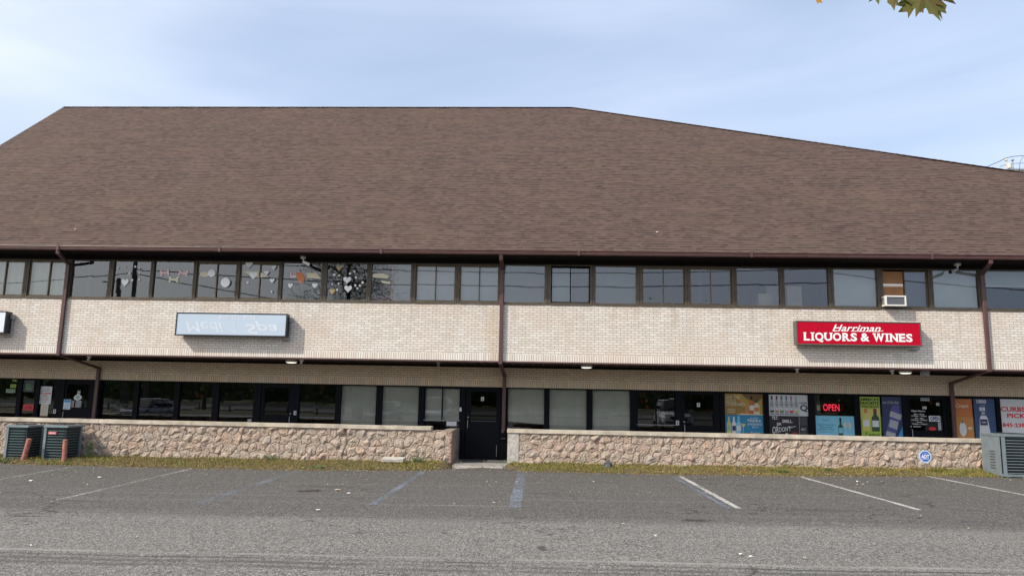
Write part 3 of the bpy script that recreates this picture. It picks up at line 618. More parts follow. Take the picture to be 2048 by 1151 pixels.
# ------------------------------------------------------------------ stone walls
def stone_wall(x0, x1, ztop, name, label, side_x=None, side_sign=1, crack=None, capx=None):
    W0 = thing(name, label, 'wall')
    res = .02; nx = int((x1-x0)/res); nz = int((ztop+.32)/res); X = np.linspace(x0, x1, nx+1); Z = np.linspace(-.32, ztop, nz+1)
    GX, GZ = np.meshgrid(X, Z, indexing='ij')
    rs = np.random.RandomState(int(abs(x0*10))+3)
    cell = .285; cx = np.arange(x0-1, x1+1, cell); cz = np.arange(-.8, ztop+.6, cell*.86); pts = []
    for j, zc in enumerate(cz):
        for xc in cx: pts.append((xc + (cell/2 if j % 2 else 0) + rs.uniform(-.085, .085), zc + rs.uniform(-.07, .07)))
    pts = np.array(pts); order = np.argsort(pts[:, 0]); pts = pts[order]
    wx = GX + .030*np.sin(GZ*17+GX*3) + .02*np.sin(GX*23); wz = GZ + .026*np.sin(GX*13+2) + .015*np.sin(GX*31+GZ*11)
    d1 = np.zeros_like(GX); d2 = np.zeros_like(GX); idx = np.zeros(GX.shape, int)
    for i in range(nx+1):
        lo = np.searchsorted(pts[:, 0], X[i]-.75); hi = np.searchsorted(pts[:, 0], X[i]+.75); pp = pts[lo:hi]
        D = ((wx[i][:, None]-pp[None, :, 0])/1.0)**2 + ((wz[i][:, None]-pp[None, :, 1])*1.05)**2; D = np.sqrt(D)
        o = np.argsort(D, axis=1)[:, :2]; r = np.arange(nz+1); d1[i] = D[r, o[:, 0]]; d2[i] = D[r, o[:, 1]]; idx[i] = o[:, 0]+lo
    e = d2-d1
    ax, az = rs.uniform(-1, 1, len(pts)), rs.uniform(-1, 1, len(pts)); hh = rs.uniform(.55, 1.3, len(pts)); ph = rs.uniform(0, 6.28, len(pts))
    dx = GX-pts[idx, 0]; dz = GZ-pts[idx, 1]
    plat = np.clip(e/.03, 0, 1); Lm = np.clip((e-.01)/.13, 0, 1); Lm = Lm*Lm*(3-2*Lm)
    # split-face lump: a few random facets meeting near the middle of each stone, dying out at the joints
    cut = np.full(GX.shape, 9.)
    for q in range(5):
        th_ = rs.uniform(0, 6.28, len(pts)); of = rs.uniform(.022, .060, len(pts)); sl_ = rs.uniform(.25, .95, len(pts))
        cut = np.minimum(cut, of[idx] - sl_[idx]*(dx*np.cos(th_[idx])+dz*np.sin(th_[idx])))
    rough = .010*np.abs(np.sin(dx*38*np.cos(ph[idx])+dz*38*np.sin(ph[idx])+2*np.sin(dz*25+ph[idx]))) + .006*np.sin(GX*47+3*np.sin(GZ*29))*np.sin(GZ*53+2*np.sin(GX*31))
    h = .012*plat + Lm*(np.clip(cut, 0, .07)*1.0*hh[idx] + .10*(ax[idx]*dx+az[idx]*dz)) + rough*np.clip(e/.06, 0, 1)
    h = np.maximum(h, .003)
    groove = e < .0125; h[groove] = -.006
    crk = np.zeros(GX.shape, bool)
    if crack is not None:
        for (zz, xc) in [(0, 0)]:
            cxline = np.interp(GZ, [c_[1] for c_ in crack], [c_[0] for c_ in crack]); crk = np.abs(GX-cxline) < .014; h[crk] = -.05
    Yv = .012-h
    V = np.stack([GX, Yv, GZ], -1).reshape(-1, 3)
    base = np.array([[.40, .325, .27], [.385, .31, .255], [.42, .345, .29], [.385, .325, .265], [.41, .31, .25], [.38, .325, .275]])
    cc = base[rs.randint(0, 6, len(pts))][idx]*rs.uniform(.93, 1.06, len(pts))[idx][..., None]
    cc[groove] = (.18, .145, .12); cc[crk] = (.05, .04, .04)
    if x0 < -10: left = GX < -15.6; cc[left] = cc[left]*np.array([1.02, .9, .72])
    if side_sign > 0: edge_red = GX > x1-.06; cc[edge_red] = (.33, .15, .10); 
    me = bpy.data.meshes.new('stone_face'); i, j = np.meshgrid(np.arange(nx), np.arange(nz), indexing='ij'); a = (i*(nz+1)+j).ravel(); Fq = np.stack([a, a+nz+1, a+nz+2, a+1], -1)
    me.from_pydata(V.tolist(), [], Fq.tolist()); me.materials.append(M_stone)
    ca = me.color_attributes.new('stone', 'FLOAT_COLOR', 'POINT'); ca.data.foreach_set('color', np.concatenate([cc.reshape(-1, 3), np.ones((V.shape[0], 1))], 1).ravel())
    me.update(); o = bpy.data.objects.new('stone_face', me); COL.objects.link(o); o.parent = W0
    b_ = MB(); b_.box(x0, x1, .014, .30, -.4, ztop-.002, M_sidestone)
    if side_sign > 0: b_.box(x1-.28, x1-.01, .30, Y2+.01, -.4, ztop-.004, M_sidestone)      # return to the shopfront
    else: b_.box(x0+.01, x0+.28, .30, Y2+.01, -.4, ztop-.004, M_sidestone)
    b_.build('core', W0)
    cp = MB(); x = x0-.5 if side_sign > 0 else capx[0]; ce = capx[1]
    while x < ce-.05:
        ln = random.choice((.56, .56, .575, .40 if random.random() < .3 else .56)); xe = min(x+ln, ce); dz = random.uniform(-.003, .003)
        cp.box(x+.004, xe-.004, -.05+dz, .33, ztop+.002, ztop+.10+dz, M_cap); cp.box(xe-.004, xe+.004, -.044, .32, ztop+.002, ztop+.094, M_mort if random.random() < .5 else M_cap); x = xe
    cp.build('cap', W0); return W0
zt = .785
xl_end = hit(903, 890, y=0).x; capend = hit(862, 856, y=-.04).x
ck = [(hit(683, 922, y=0).x, -.1), (hit(688, 900, y=0).x, .2), (hit(695, 885, y=0).x, .42), (hit(689, 862, y=0).x, .78)]
stone_wall(-24, xl_end, zt, 'stone_wall', 'low pinkish stone wall with missing end cap, left of the entrance door', side_sign=1, crack=ck, capx=(-24, capend))
xr0 = hit(1037, 890, y=0).x; xr_s = hit(1015, 890, y=0).x; xr1 = hit(1962, 890, y=0).x + .1
rw = stone_wall(xr0, xr1, zt-.02, 'stone_wall', 'low stone wall with a plain concrete end, right of the entrance door', side_sign=-1, capx=(xr_s-.02, xr1+.05))
mb = MB(); mb.box(xr_s, xr0+.005, -.02, .30, -.4, zt-.022, M_conc); mb.box(xr_s+.002, xr_s+.26, .30, Y2, -.4, zt-.026, M_conc); mb.build('end_pillar', rw)

# ------------------------------------------------------------------ signs on the brick
def sign_box(name, label, x0p, x1p, ytp, ybp, frame_m, face_m, depth=.30):
    xm = (x0p+x1p)/2; a = hit(x0p, (ytp+ybp)/2, y=-depth).x; b = hit(x1p, (ytp+ybp)/2, y=-depth).x; mid = (ytp+ybp)/2
    zt_ = hit(xm, ytp, y=-depth).z; zb_ = hit(xm, ybp, y=-depth).z
    t = thing(name, label, 'sign', 'box signs on the upper brick wall')
    c = MB(); c.box(a, b, -depth+.012, -.06, zb_, zt_, frame_m); c.ring(a-.008, b+.008, zb_-.008, zt_+.008, .03, -depth-.01, -depth+.03, frame_m)
    c.box(a+.2, a+.26, -.06, 0, zb_+.05, zt_-.05, frame_m); c.box(b-.26, b-.2, -.06, 0, zb_+.05, zt_-.05, frame_m); c.build('cabinet', t)
    f = MB(); f.box(a+.02, b-.02, -depth+.0, -depth+.011, zb_+.02, zt_-.02, face_m); f.build('face', t)
    e = MB(); e.box(b+.01, b+.09, -.14, -.06, zt_-.2, zt_-.08, M_grey); e.rod([(b+.03, -.08, zt_-.2), (b+.03, -.08, zb_-.06), (b+.0, -.04, zb_-.10), (b-.2, -.02, zb_-.10)], .012, M_grey); e.build('conduit', t)
    return t, a, b, zb_, zt_, -depth
M_sgf = mat('dark_sign_frame', (.03, .032, .04), .4, .3, .1); M_sgf2 = mat('grey_green_sign_frame', (.10, .105, .095), .45, .2, .15)
M_mface = mat('pale_blue_face', (.43, .52, .64), .45, var=.03, vscale=1); M_mtext = mat('faint_white_lettering', (.57, .635, .72), .45, var=.05)
M_red = mat('red_sign_face', (.44, .002, .022), .6, var=.04, vscale=2, spec=.12); M_wh = mat('white_lettering', (.86, .86, .88), .45, var=.02)
T, a, b, z0, z1, y = sign_box('box_sign', 'pale blue box sign with faint upside-down lettering on the brick', 352, 573, 626, 671, M_sgf, M_mface)
w, h = b-a, z1-z0; tm = MB(); yy = y-.003
tm.text('845-321-8028', a+w*.385, a+w*.715, z0+h*.72, z0+h*.91, yy, M_mtext, .01, flipz=True)
tm.text('Medi', a+w*.09, a+w*.43, z0+h*.14, z0+h*.60, yy, M_mtext, .0, .3, flipz=True)
tm.text('Spa', a+w*.63, a+w*.92, z0+h*.10, z0+h*.66, yy, M_mtext, .012, .3, flipz=True)
cxm = a+w*.535
tm.box(cxm-.012, cxm+.012, yy-.001, yy, z0+h*.16, z0+h*.62, M_mtext); tm.poly([(cxm-.10, z0+h*.12), (cxm, z0+h*.17), (cxm+.10, z0+h*.12), (cxm, z0+h*.24)], yy, M_mtext)
tm.build('lettering', T)
T, a, b, z0, z1, y = sign_box('box_sign', 'white box sign cut off at the left edge of the photo', -150, 11, 621, 664, M_sgf, mat('white_face', (.66, .72, .80), .35, var=.03))
T, a, b, z0, z1, y = sign_box('box_sign', 'bright red box sign with white lettering for liquors and wines', 1593, 1842, 643, 690, M_sgf2, M_red)
w, h = b-a, z1-z0; tm = MB(); yy = y-.003
def serif_word(mbx, word, x0, x1, zb, zt_, yv, m_):
    wd = {'L': .82, 'I': .48, 'Q': 1.08, 'U': 1.0, 'O': 1.05, 'R': 1.0, 'S': .8, '&': 1.1, 'W': 1.4, 'N': 1.05, 'E': .85, ' ': .3}
    tot = sum(wd[c_]+.06 for c_ in word); u = (x1-x0)/tot; x = x0; H = zt_-zb; sh = H*.13
    S_ = {'L': [(0, .4, 0), (0, .45, 1)], 'I': [(0, 1, 0), (0, 1, 1)], 'U': [(-.03, .36, 1), (.64, 1.03, 1)], 'R': [(0, .42, 0), (.68, 1.05, 0)], 'W': [(-.03, .26, 1), (.36, .62, 1), (.76, 1.03, 1)], 'N': [(-.03, .34, 0), (.66, 1.03, 1), (-.03, .3, 1)], 'E': [(-.03, .3, 0), (-.03, .3, 1)]}
    for c_ in word:
        W_ = wd[c_]*u
        if c_ == 'I': mbx.box(x+W_*.26, x+W_*.74, yv-.001, yv, zb+sh*.8, zt_-sh*.8, m_)
        elif c_ != ' ': mbx.text(c_, x+(W_*.06 if c_ in 'LRNE' else 0), x+W_*.97, zb-(H*.18 if c_ == 'Q' else 0), zt_, yv, m_, .032)
        for (s0, s1, tp) in S_.get(c_, []):
            zz = zt_-sh if tp else zb; mbx.box(x+W_*s0, x+W_*s1, yv-.0022, yv-.0012, zz, zz+sh, m_)
        x += W_+.06*u
serif_word(tm, 'LIQUORS & WINES', a+w*.055, a+w*.935, z0+h*.17, z0+h*.52, yy, M_wh)
tm.text('Harriman', a+w*.29, a+w*.68, z0+h*.585, z0+h*.87, yy, M_wh, .012, .38)
for u0 in (.30, .36, .44, .50, .555, .62): tm.box(a+w*u0, a+w*(u0+.045), yy-.0012, yy, z0+h*.585, z0+h*.612, M_wh)
tm.poly([(a+w*.29, z0+h*.60), (a+w*.31, z0+h*.57), (a+w*.33, z0+h*.60), (a+w*.315, z0+h*.63)], yy-.002, M_wh)
tm.poly([(a+w*.66, z0+h*.59), (a+w*.70, z0+h*.62), (a+w*.70, z0+h*.64), (a+w*.66, z0+h*.62)], yy-.002, M_wh); tm.build('lettering', T)

# ------------------------------------------------------------------ window air conditioner
T = thing('window_air_conditioner', 'white window air conditioner jutting from the cardboard-filled upper window', 'air conditioner')
p0 = hit(1772, 611, y=-.26); p1 = hit(1812, 591, y=-.26); c = MB(); x0, x1, z0, z1 = p0.x, p1.x, p0.z, p1.z
c.ring(x0, x1, z0, z1, .035, -.26, -.20, M_white); c.box(x0+.005, x1-.005, -.2, .06, z0+.005, z1-.002, M_white); c.box(x0+.002, x1-.002, -.25, -.2, z1-.02, z1+.004, M_white); c.build('casing', T)
c = MB(); c.box(x0+.035, x1-.035, -.235, -.2, z0+.035, z1-.035, mat('coil_grille', (.10, .11, .14), .6, var=.3, vscale=80))
for k in range(9): zz = z0+.045+(z1-z0-.09)*k/8; c.box(x0+.035, x1-.035, -.240, -.235, zz-.002, zz+.002, M_grey)
c.build('grille', T)
c = MB()
for k in range(5): yy = -.17+.035*k; c.box(x0+.002, x0+.0045, yy, yy+.018, z0+.05, z1-.05, M_black)
c.build('side_vent', T)

# ------------------------------------------------------------------ cameras and soffit lights
def bullet_cam(px, py, face, label):
    T = thing('security_camera', label, 'camera'); p = hit(px, py, y=-.3); x = p.x; c = MB()
    c.box(x-.06, x+.06, -.36, -.24, ZSO-.07, ZSO-.006, M_white); c.build('junction_box', T); c = MB(); c.rod([(x, -.3, ZSO-.07), (x+.01*face, -.31, ZSO-.14), (x+.08*face, -.33, ZSO-.18)], .02, M_white); c.build('bracket', T)
    c = MB(); c.rod([(x+.02*face, -.32, ZSO-.17), (x+.26*face, -.40, ZSO-.27)], .042, M_white if face > 0 else M_grey, 12); c.rod([(x+.25*face, -.397, ZSO-.265), (x+.275*face, -.405, ZSO-.275)], .046, M_black, 12); c.build('body', T)
bullet_cam(607, 508, 1, 'white bullet camera under the eave in front of the leafy reflection'); bullet_cam(1914, 518, -1, 'grey and white bullet camera under the eave near the right downspout')
def soffit_light(px, py, lab):
    yv = .75; T = thing('ceiling_light', lab, 'light', 'lit lights under the overhang'); x = hit(px, py, y=yv).x; c = MB()
    c.lathe((x, yv, ZB-.10), [(.16, 0), (.17, .02), (.165, .063)], M_white, 20); c.build('housing', T); c = MB(); c.lathe((x, yv, ZB-.125), [(.06, 0), (.13, .008), (.15, .025)], M_lit, 20); c.build('diffuser', T)
soffit_light(583, 722, 'lit round light under the overhang below the pale blue sign'); soffit_light(1173, 732, 'lit round light under the overhang, between the middle downspout and door 9')
soffit_light(1811, 746, 'lit round light under the overhang above the open sign door')
def dome(px, py, lab, box=False, m_=None):
    p = hit(px, py, y=.5); T = thing('floodlight' if not box else 'junction_box', lab, 'light' if not box else 'junction box'); c = MB(); x = p.x; m_ = m_ or M_white
    if box: c.box(x-.09, x+.09, .4, .56, ZB-.16, ZB-.036, M_grey); c.build('cover', T); c = MB(); c.box(x-.1, x+.1, .39, .57, ZB-.17, ZB-.16, M_grey); c.build('lid', T)
    else:
        c.lathe((x, .5, ZB-.10), [(.02, 0), (.05, .03), (.065, .066)], m_, 12); c.build('housing', T); c = MB(); c.lathe((x, .48, ZB-.145), [(.03, 0), (.045, .02), (.02, .045)], m_, 12); c.build('lens', T)
dome(178, 716, 'small white floodlight under the overhang right of the left downspout'); dome(603, 721, 'small pale floodlight just right of a lit ceiling light'); dome(877, 725, 'small grey floodlight under the overhang above the slider beside door A', m_=M_grey)
dome(1594, 742, 'small white floodlight above the six-bottle poster'); dome(1784, 744, 'small white floodlight left of the rightmost lit ceiling light'); dome(1849, 751, 'grey box under the overhang right of the rightmost lit light', True)

# ------------------------------------------------------------------ window stickers
M_st = {'white': mat('white_paper_cutout', (.84, .86, .88), .7, var=.04), 'gold': mat('gold_paper_cutout', (.62, .47, .22), .6, var=.06), 'yellow': mat('cream_paper_cutout', (.68, .65, .48), .7, var=.05), 'pink': mat('pink_paper_cutout', (.80, .58, .58), .7, var=.05),
        'orange': mat('orange_paper_cutout', (.62, .22, .09), .7, var=.15)}
STN = [0]
def sticker(kind, ox, oy, sc, cx, cy, w, h, colr, label, rot=0., group='paper cut-outs in the upstairs windows'):
    STN[0] += 1; YS = .030-.0006*(STN[0] % 9)-(.008 if kind in ('heart', 'dot') else 0)
    px, py = ox+cx/sc, oy+cy/sc; p = hit(px, py, y=YS); k = (hit(px+1, py, y=YS)-p).x; W_, H_ = w/sc*k, h/sc*k; pts = []
    if kind == 'heart':
        for i in range(28):
            t = 2*pi*i/28; pts.append((16*sin(t)**3/32*W_, (13*cos(t)-5*cos(2*t)-2*cos(3*t)-cos(4*t)+2.5)/29*H_))
    elif kind == 'dot':
        for i in range(18): t = 2*pi*i/18; pts.append((cos(t)*W_/2, sin(t)*H_/2))
    elif kind == 'candy':
        pts = [(-.5, .5), (-.28, .5), (-.24, .18), (.24, .18), (.28, .5), (.5, .5), (.46, 0), (.5, -.5), (.28, -.5), (.24, -.18), (-.24, -.18), (-.28, -.5), (-.5, -.5), (-.46, 0)]; pts = [(u*W_, v*H_) for u, v in pts]
    else: pts = [(u*W_, v*H_) for u, v in kind[1]]; kind = kind[0]
    pts = [(u*cos(rot)-v*sin(rot), u*sin(rot)+v*cos(rot)) for u, v in pts]
    pts = pts[::-1] if sum(pts[i-1][0]*pts[i][1]-pts[i][0]*pts[i-1][1] for i in range(len(pts))) < 0 else pts
    n = len(pts); c = MB(); F_ = [(p.x+u, YS, p.z+v) for u, v in pts] + [(p.x+u, YS+.0004, p.z+v) for u, v in pts]
    c.add(F_, [list(range(n)), [n+i for i in range(n)][::-1]] + [(i, i+n, (i+1) % n+n, (i+1) % n) for i in range(n)], M_st[colr])
    return c.build({'dot': 'dot_sticker', 'heart': 'heart_sticker', 'candy': 'candy_sticker'}.get(kind, kind), label=label, cat='sticker', group=group)
A6 = (200, 480, 4.795); A7 = (540, 480, 4.267)
for (cx, cy, s_), lb in zip(((173, 268, 14), (243, 250, 16), (338, 253, 22), (380, 270, 14), (283, 318, 20), (375, 315, 15), (308, 380, 19), (375, 380, 15)), ('leftmost', 'top left', 'largest top', 'upper right', 'middle', 'middle right', 'lowest left', 'lowest right')):
    sticker('dot', *A6, cx, cy, s_, s_, 'white', '%s white dot of the eight around and above the lone heart' % lb, group='dots above the lone heart')
sticker('heart', *A6, 238, 410, 70, 76, 'white', 'lone white heart below the dots, second window right of the left downspout')
sticker('candy', *A6, 620, 312, 90, 58, 'pink', 'pink candy-shaped cut-out, leftmost of three', .16); sticker('candy', *A6, 798, 315, 92, 55, 'pink', 'pink candy-shaped cut-out, rightmost of three', -.12)
sticker('candy', *A6, 706, 377, 96, 52, 'yellow', 'cream candy-shaped cut-out, lowest of three')
sticker(('paper_shape', [(-.5, .35), (.2, .5), (.5, .35), (.5, -.4), (.1, -.5), (-.5, -.3)]), *A6, 998, 328, 78, 50, 'yellow', 'cream paper blob touching the upper round disc')
sticker('dot', *A6, 1070, 316, 74, 74, 'white', 'large white disc beside the cream paper blob'); sticker('dot', *A6, 1202, 405, 90, 90, 'white', 'largest white disc, right half of the slider upstairs')
for cx, cy, w_, h_, lb in ((1430, 238, 72, 65, 'topmost in the left sash'), (1667, 262, 50, 46, 'topmost in the right sash'), (1597, 315, 50, 46, 'left of two small ones in the right sash'), (1470, 342, 76, 70, 'overlapping the cream pennant'), (1650, 390, 48, 46, 'lowest in the right sash')):
    sticker('heart', *A6, cx, cy, w_, h_, 'white', 'white heart %s, pennant slider' % lb)
sticker(('paper_pennant', [(-.5, .5), (.5, .5), (.5, -.5), (.1, -.4)]), *A6, 1448, 327, 150, 56, 'yellow', 'cream paper pennant behind a white heart'); sticker(('paper_pennant', [(-.5, .5), (.5, -.4), (-.5, -.5)]), *A6, 1585, 334, 90, 46, 'yellow', 'cream paper triangle in the right sash beside the pennant')
sticker('dot', *A6, 1415, 405, 22, 22, 'white', 'single white dot under the pennant'); sticker('dot', *A6, 1645, 492, 18, 18, 'white', 'single tiny white dot low in the right sash')
sticker('heart', *A7, 173, 390, 42, 45, 'white', 'small white heart under the pink bracket shape'); sticker('heart', *A7, 382, 390, 48, 45, 'white', 'small white heart under the cream streamer')
sticker(('paper_shape', [(-.5, .5), (-.25, .5), (-.2, -.1), (.5, -.05), (.5, -.5), (-.4, -.5)]), *A7, 195, 298, 55, 44, 'pink', 'pink bracket-shaped cut-out above a small heart')
sticker(('paper_streamer', [(-.5, .5), (.1, .5), (.5, -.5), (-.4, -.4)]), *A7, 375, 302, 135, 50, 'yellow', 'cream streamer near the window mullion beside the leafy reflection'); sticker(('paper_shape', [(-.5, .5), (.3, .3), (.5, -.1), (.2, -.5), (-.1, -.3)]), *A7, 255, 318, 90, 105, 'orange', 'orange fox-coloured cut-out between two small hearts')
for cx, cy, w_, h_, cl, lb in ((590, 240, 46, 46, 'gold', 'gold heart, topmost in the window of many dots'), (658, 343, 68, 62, 'white', 'large white heart, upper one in the window of many dots'), (666, 418, 66, 62, 'white', 'large white heart, lower one in the window of many dots'), (530, 440, 48, 52, 'gold', 'gold heart, low left in the window of many dots')):
    sticker('heart', *A7, cx, cy, w_, h_, cl, lb)
for (cx, cy, s_), lb in zip(((720, 268, 18), (682, 285, 20), (550, 295, 20), (590, 300, 18), (733, 318, 18), (585, 370, 16), (790, 360, 22), (728, 385, 17), (768, 387, 22), (573, 423, 18), (532, 378, 14), (745, 410, 14)), ('topmost', 'just above the upper heart', 'top left', 'second from top left', 'right of upper heart', 'left between the hearts', 'rightmost', 'nearest right of lower heart', 'second right of lower heart', 'lowest left', 'smallest left', 'lowest right')):
    sticker('dot', *A7, cx, cy, s_, s_, 'white' if cx not in (768, 590) else 'yellow', 'small round dot %s, in the window with two gold hearts' % lb, group='dots around the two large hearts')
sticker(('paper_streamer', [(-.5, .4), (.1, .5), (.5, .1), (.45, -.5), (-.5, -.3)]), *A7, 945, 305, 140, 44, 'yellow', 'upper cream streamer left of the peach post'); sticker(('paper_streamer', [(-.5, .5), (.5, .2), (.5, -.5), (-.3, -.2)]), *A7, 985, 360, 85, 30, 'yellow', 'lower cream streamer left of the peach post')
# ------------------------------------------------------------------ posters and door lettering (on the glass, shopfront plane)
YP = YG-.012
class Sheet:
    """a printed sheet: one mesh, art layered a fraction of a millimetre apart"""
    def __init__(s, x0p, x1p, yt, yb, y=YP, th=.003, bg=None):
        xm = (x0p+x1p)/2; ym = (yt+yb)/2; s.a = hit(x0p, ym, y=y).x; s.b = hit(x1p, ym, y=y).x; s.t = hit(xm, yt, y=y).z; s.d = hit(xm, yb, y=y).z; s.y = y; s.m = MB(); s.k = 1
        if bg: s.m.box(s.a, s.b, y, y+th, s.d, s.t, bg)
    def X(s, u): return s.a+(s.b-s.a)*u
    def Z(s, v): return s.t+(s.d-s.t)*v
    def lay(s): s.k += 1; return s.y - .0004*s.k
    def rect(s, u0, v0, u1, v1, m): y = s.lay(); s.m.poly([(s.X(u0), s.Z(v1)), (s.X(u1), s.Z(v1)), (s.X(u1), s.Z(v0)), (s.X(u0), s.Z(v0))], y, m)
    def pol(s, pts, m): y = s.lay(); s.m.poly([(s.X(u), s.Z(v)) for u, v in pts], y, m)
    def ell(s, u, v, ru, rv, m): s.pol([(u+ru*cos(-t*pi/10), v+rv*sin(-t*pi/10)) for t in range(20)], m)
    def txt(s, b, u0, v0, u1, v1, m, bold=.01, shear=0., rot=0.): s.m.text(b, s.X(u0), s.X(u1), s.Z(v1), s.Z(v0), s.lay(), m, bold, shear, rot=rot)
    def bottle(s, u, v0, v1, w, m, label=None, cap=None, neck=.32):
        H = v1-v0; n = w*.28; s.pol([(u-w/2, v1), (u+w/2, v1), (u+w/2, v0+H*.42), (u+w*.38, v0+H*(neck+.02)), (u+n/1.3, v0+H*neck*.85), (u+n/1.5, v0), (u-n/1.5, v0), (u-n/1.3, v0+H*neck*.85), (u-w*.38, v0+H*(neck+.02)), (u-w/2, v0+H*.42)], m)
        if cap: s.rect(u-n/1.3, v0-.005, u+n/1.3, v0+H*.2, cap)
        if label: s.rect(u-w*.42, v0+H*.52, u+w*.42, v0+H*.8, label)
    def lines(s, u0, v0, u1, v1, n, m, fill=.5):
        for i in range(n):
            h = (v1-v0)/n; ind = (u1-u0)*random.uniform(0, .14); s.rect(u0+ind, v0+h*i, u1-ind, v0+h*(i+fill), m)
    def done(s, name, label, cat='poster', group=None): return s.m.build(name, label=label, cat=cat, group=group)
C_ = {k: flat('print_'+k, v) for k, v in {'gold': (.30, .19, .04), 'gold2': (.42, .28, .06), 'brown': (.16, .09, .03), 'cream': (.60, .55, .42), 'blue': (.02, .22, .42), 'navy': (.02, .035, .10), 'navy2': (.035, .075, .18), 'white': (.62, .65, .70),
      'yellow': (.55, .52, .15), 'lime': (.34, .48, .06), 'black': (.012, .012, .014), 'dred': (.20, .02, .03), 'red': (.60, .03, .04), 'orange': (.50, .14, .04), 'tang': (.50, .22, .06), 'sky': (.20, .52, .72), 'teal': (.05, .22, .30), 'green': (.07, .22, .09),
      'dgreen': (.03, .07, .04), 'grey': (.35, .38, .42), 'dgrey': (.05, .055, .06), 'pgreen': (.30, .45, .33), 'pink': (.55, .12, .25), 'indigo': (.07, .08, .28), 'azure': (.05, .28, .62), 'brick': (.35, .12, .06)}.items()}
# far left shop
s = Sheet(-20, 33, 757, 812); s.txt('THC', .78, .0, .97, .10, C_['lime'], .03); s.rect(.74, .19, .955, .32, C_['lime']); s.txt('CBD', .76, .21, .94, .30, C_['dgreen'], .03); s.rect(.60, .37, .945, .50, C_['pgreen']); s.txt('APPROVED', .62, .39, .935, .485, C_['dgreen'], .03)
s.done('window_lettering', 'green stacked words on the leftmost dark shop window', 'lettering')
s = Sheet(46, 68, 760, 783, bg=C_['dgrey']); s.txt('E.L', .28, .3, .8, .8, C_['green'], .05); s.lines(.2, .5, .95, .95, 4, C_['green'], .25)
s.done('poster', 'small dark poster with green graffiti marks above the red notice')
s = Sheet(46, 67, 808, 820, bg=C_['red']); s.txt('ATM', .15, .22, .85, .8, C_['dred'], .06); s.done('notice', 'small red notice in the narrow pane of the leftmost shop', 'notice')
s = Sheet(76, 103, 772, 807, bg=C_['white']); s.lines(.12, .1, .9, .32, 3, C_['grey']); s.txt('BABY SHOWER', .08, .35, .94, .44, C_['red'], .05); s.txt('DATE', .35, .48, .7, .56, C_['red'], .05); s.lines(.1, .6, .9, .74, 3, C_['pgreen']); s.lines(.1, .74, .9, .84, 2, C_['pink'], .4); s.lines(.2, .87, .75, .96, 2, C_['grey'])
s.done('notice', 'white notice with red heading taped above a long beige list', 'notice')
s = Sheet(81, 96, 807, 831, bg=C_['cream']); s.lines(.12, .06, .88, .95, 9, C_['grey'], .35); s.done('notice', 'long beige list hanging below the white notice', 'notice')
s = Sheet(127, 141, 798, 818, y=Y2+.03, bg=C_['white']); s.rect(.05, .04, .95, .3, C_['azure']); s.lines(.12, .36, .88, .94, 5, C_['sky'], .45); s.done('notice', 'light blue and white notice on the left edge of the leftmost door', 'notice')
s = Sheet(141, 164, 780, 817, y=Y2+.066); s.txt('H', .55, .0, .78, .2, C_['white'], .04); s.pol([(.25, .36), (.62, .16), (.98, .34), (.9, .48), (.62, .55), (.34, .5)], C_['white']); s.ell(.62, .36, .17, .10, C_['pgreen'])
for k in range(7): s.rect(.08, .56+k*.055, .35, .585+k*.055, C_['white']); s.rect(.48, .56+k*.055, .98, .585+k*.055, C_['white'])
s.rect(0, .95, .98, .985, C_['white']); s.done('door_lettering', 'white opening hours and round logo on the leftmost door glass', 'lettering')
def plate(px, py, w, h, lab, txt=None, y=Y2+.012, grp=None, tone=None):
    s = Sheet(px-w/2, px+w/2, py-h/2, py+h/2, y=y, bg=tone or C_['white'])
    if txt: s.txt(txt, .25, .15, .78, .85, C_['black'], .04)
    s.done('notice', lab, 'notice', grp)
plate(109, 822, 5, 8, 'tiny white card left of the leftmost door', '8'); plate(590, 825, 5, 8, 'tiny white card right of the half-glazed black door', '8'); plate(921, 818, 4, 8, 'tiny white card left of the door marked A'); plate(1355, 845, 6, 9, 'tiny white card left of the door marked 9', '8')
plate(965, 797, 6, 8, 'white letter A plate on the door glass', 'A', y=Y2+.066); plate(1397, 809, 6, 8, 'white number 9 plate on the door glass', '9', y=Y2+.066)
plate(1839+11, 798, 18, 6, 'narrow grey plate above the glass of the door marked 10', y=Y2+.04, tone=C_['grey'])
plate(499, 840, 8, 5, 'tiny grey card low in the dark window left of the half-glazed door', y=YP, tone=C_['grey'])
# gold and blue posters
s = Sheet(1449, 1526, 787, 829, bg=C_['gold']); s.pol([(.38, 0), (.98, 0), (.98, .95), (.8, .4)], C_['brown']); s.pol([(.98, .2), (.98, .98), (.72, .98), (.75, .5)], C_['gold2']); s.pol([(.2, 0), (.45, 0), (.8, .7), (.6, .75)], C_['gold2'])
s.txt('GIVE THE', .03, .08, .40, .26, C_['cream'], .01); s.txt('GOLD', .03, .28, .30, .44, C_['cream'], .01); s.txt('STANDARD', .03, .42, .53, .58, C_['cream'], .01); s.lines(.05, .72, .3, .94, 3, C_['cream'], .3)
s.bottle(.70, .12, .93, .13, C_['orange'], C_['white'], C_['black']); s.bottle(.83, .28, .96, .15, C_['cream'], C_['tang'], C_['dgreen']); s.ell(.58, .78, .06, .18, C_['tang']); s.pol([(.3, 1), (.45, .92), (.7, .95), (1, .96), (1, 1)], C_['cream'])
s.done('poster', 'gold and brown liquor poster with two bottles, directly above the tequila poster')
s = Sheet(1449.5, 1527, 829.5, 870, bg=C_['blue']); s.rect(0, .88, .98, .99, C_['brick'])
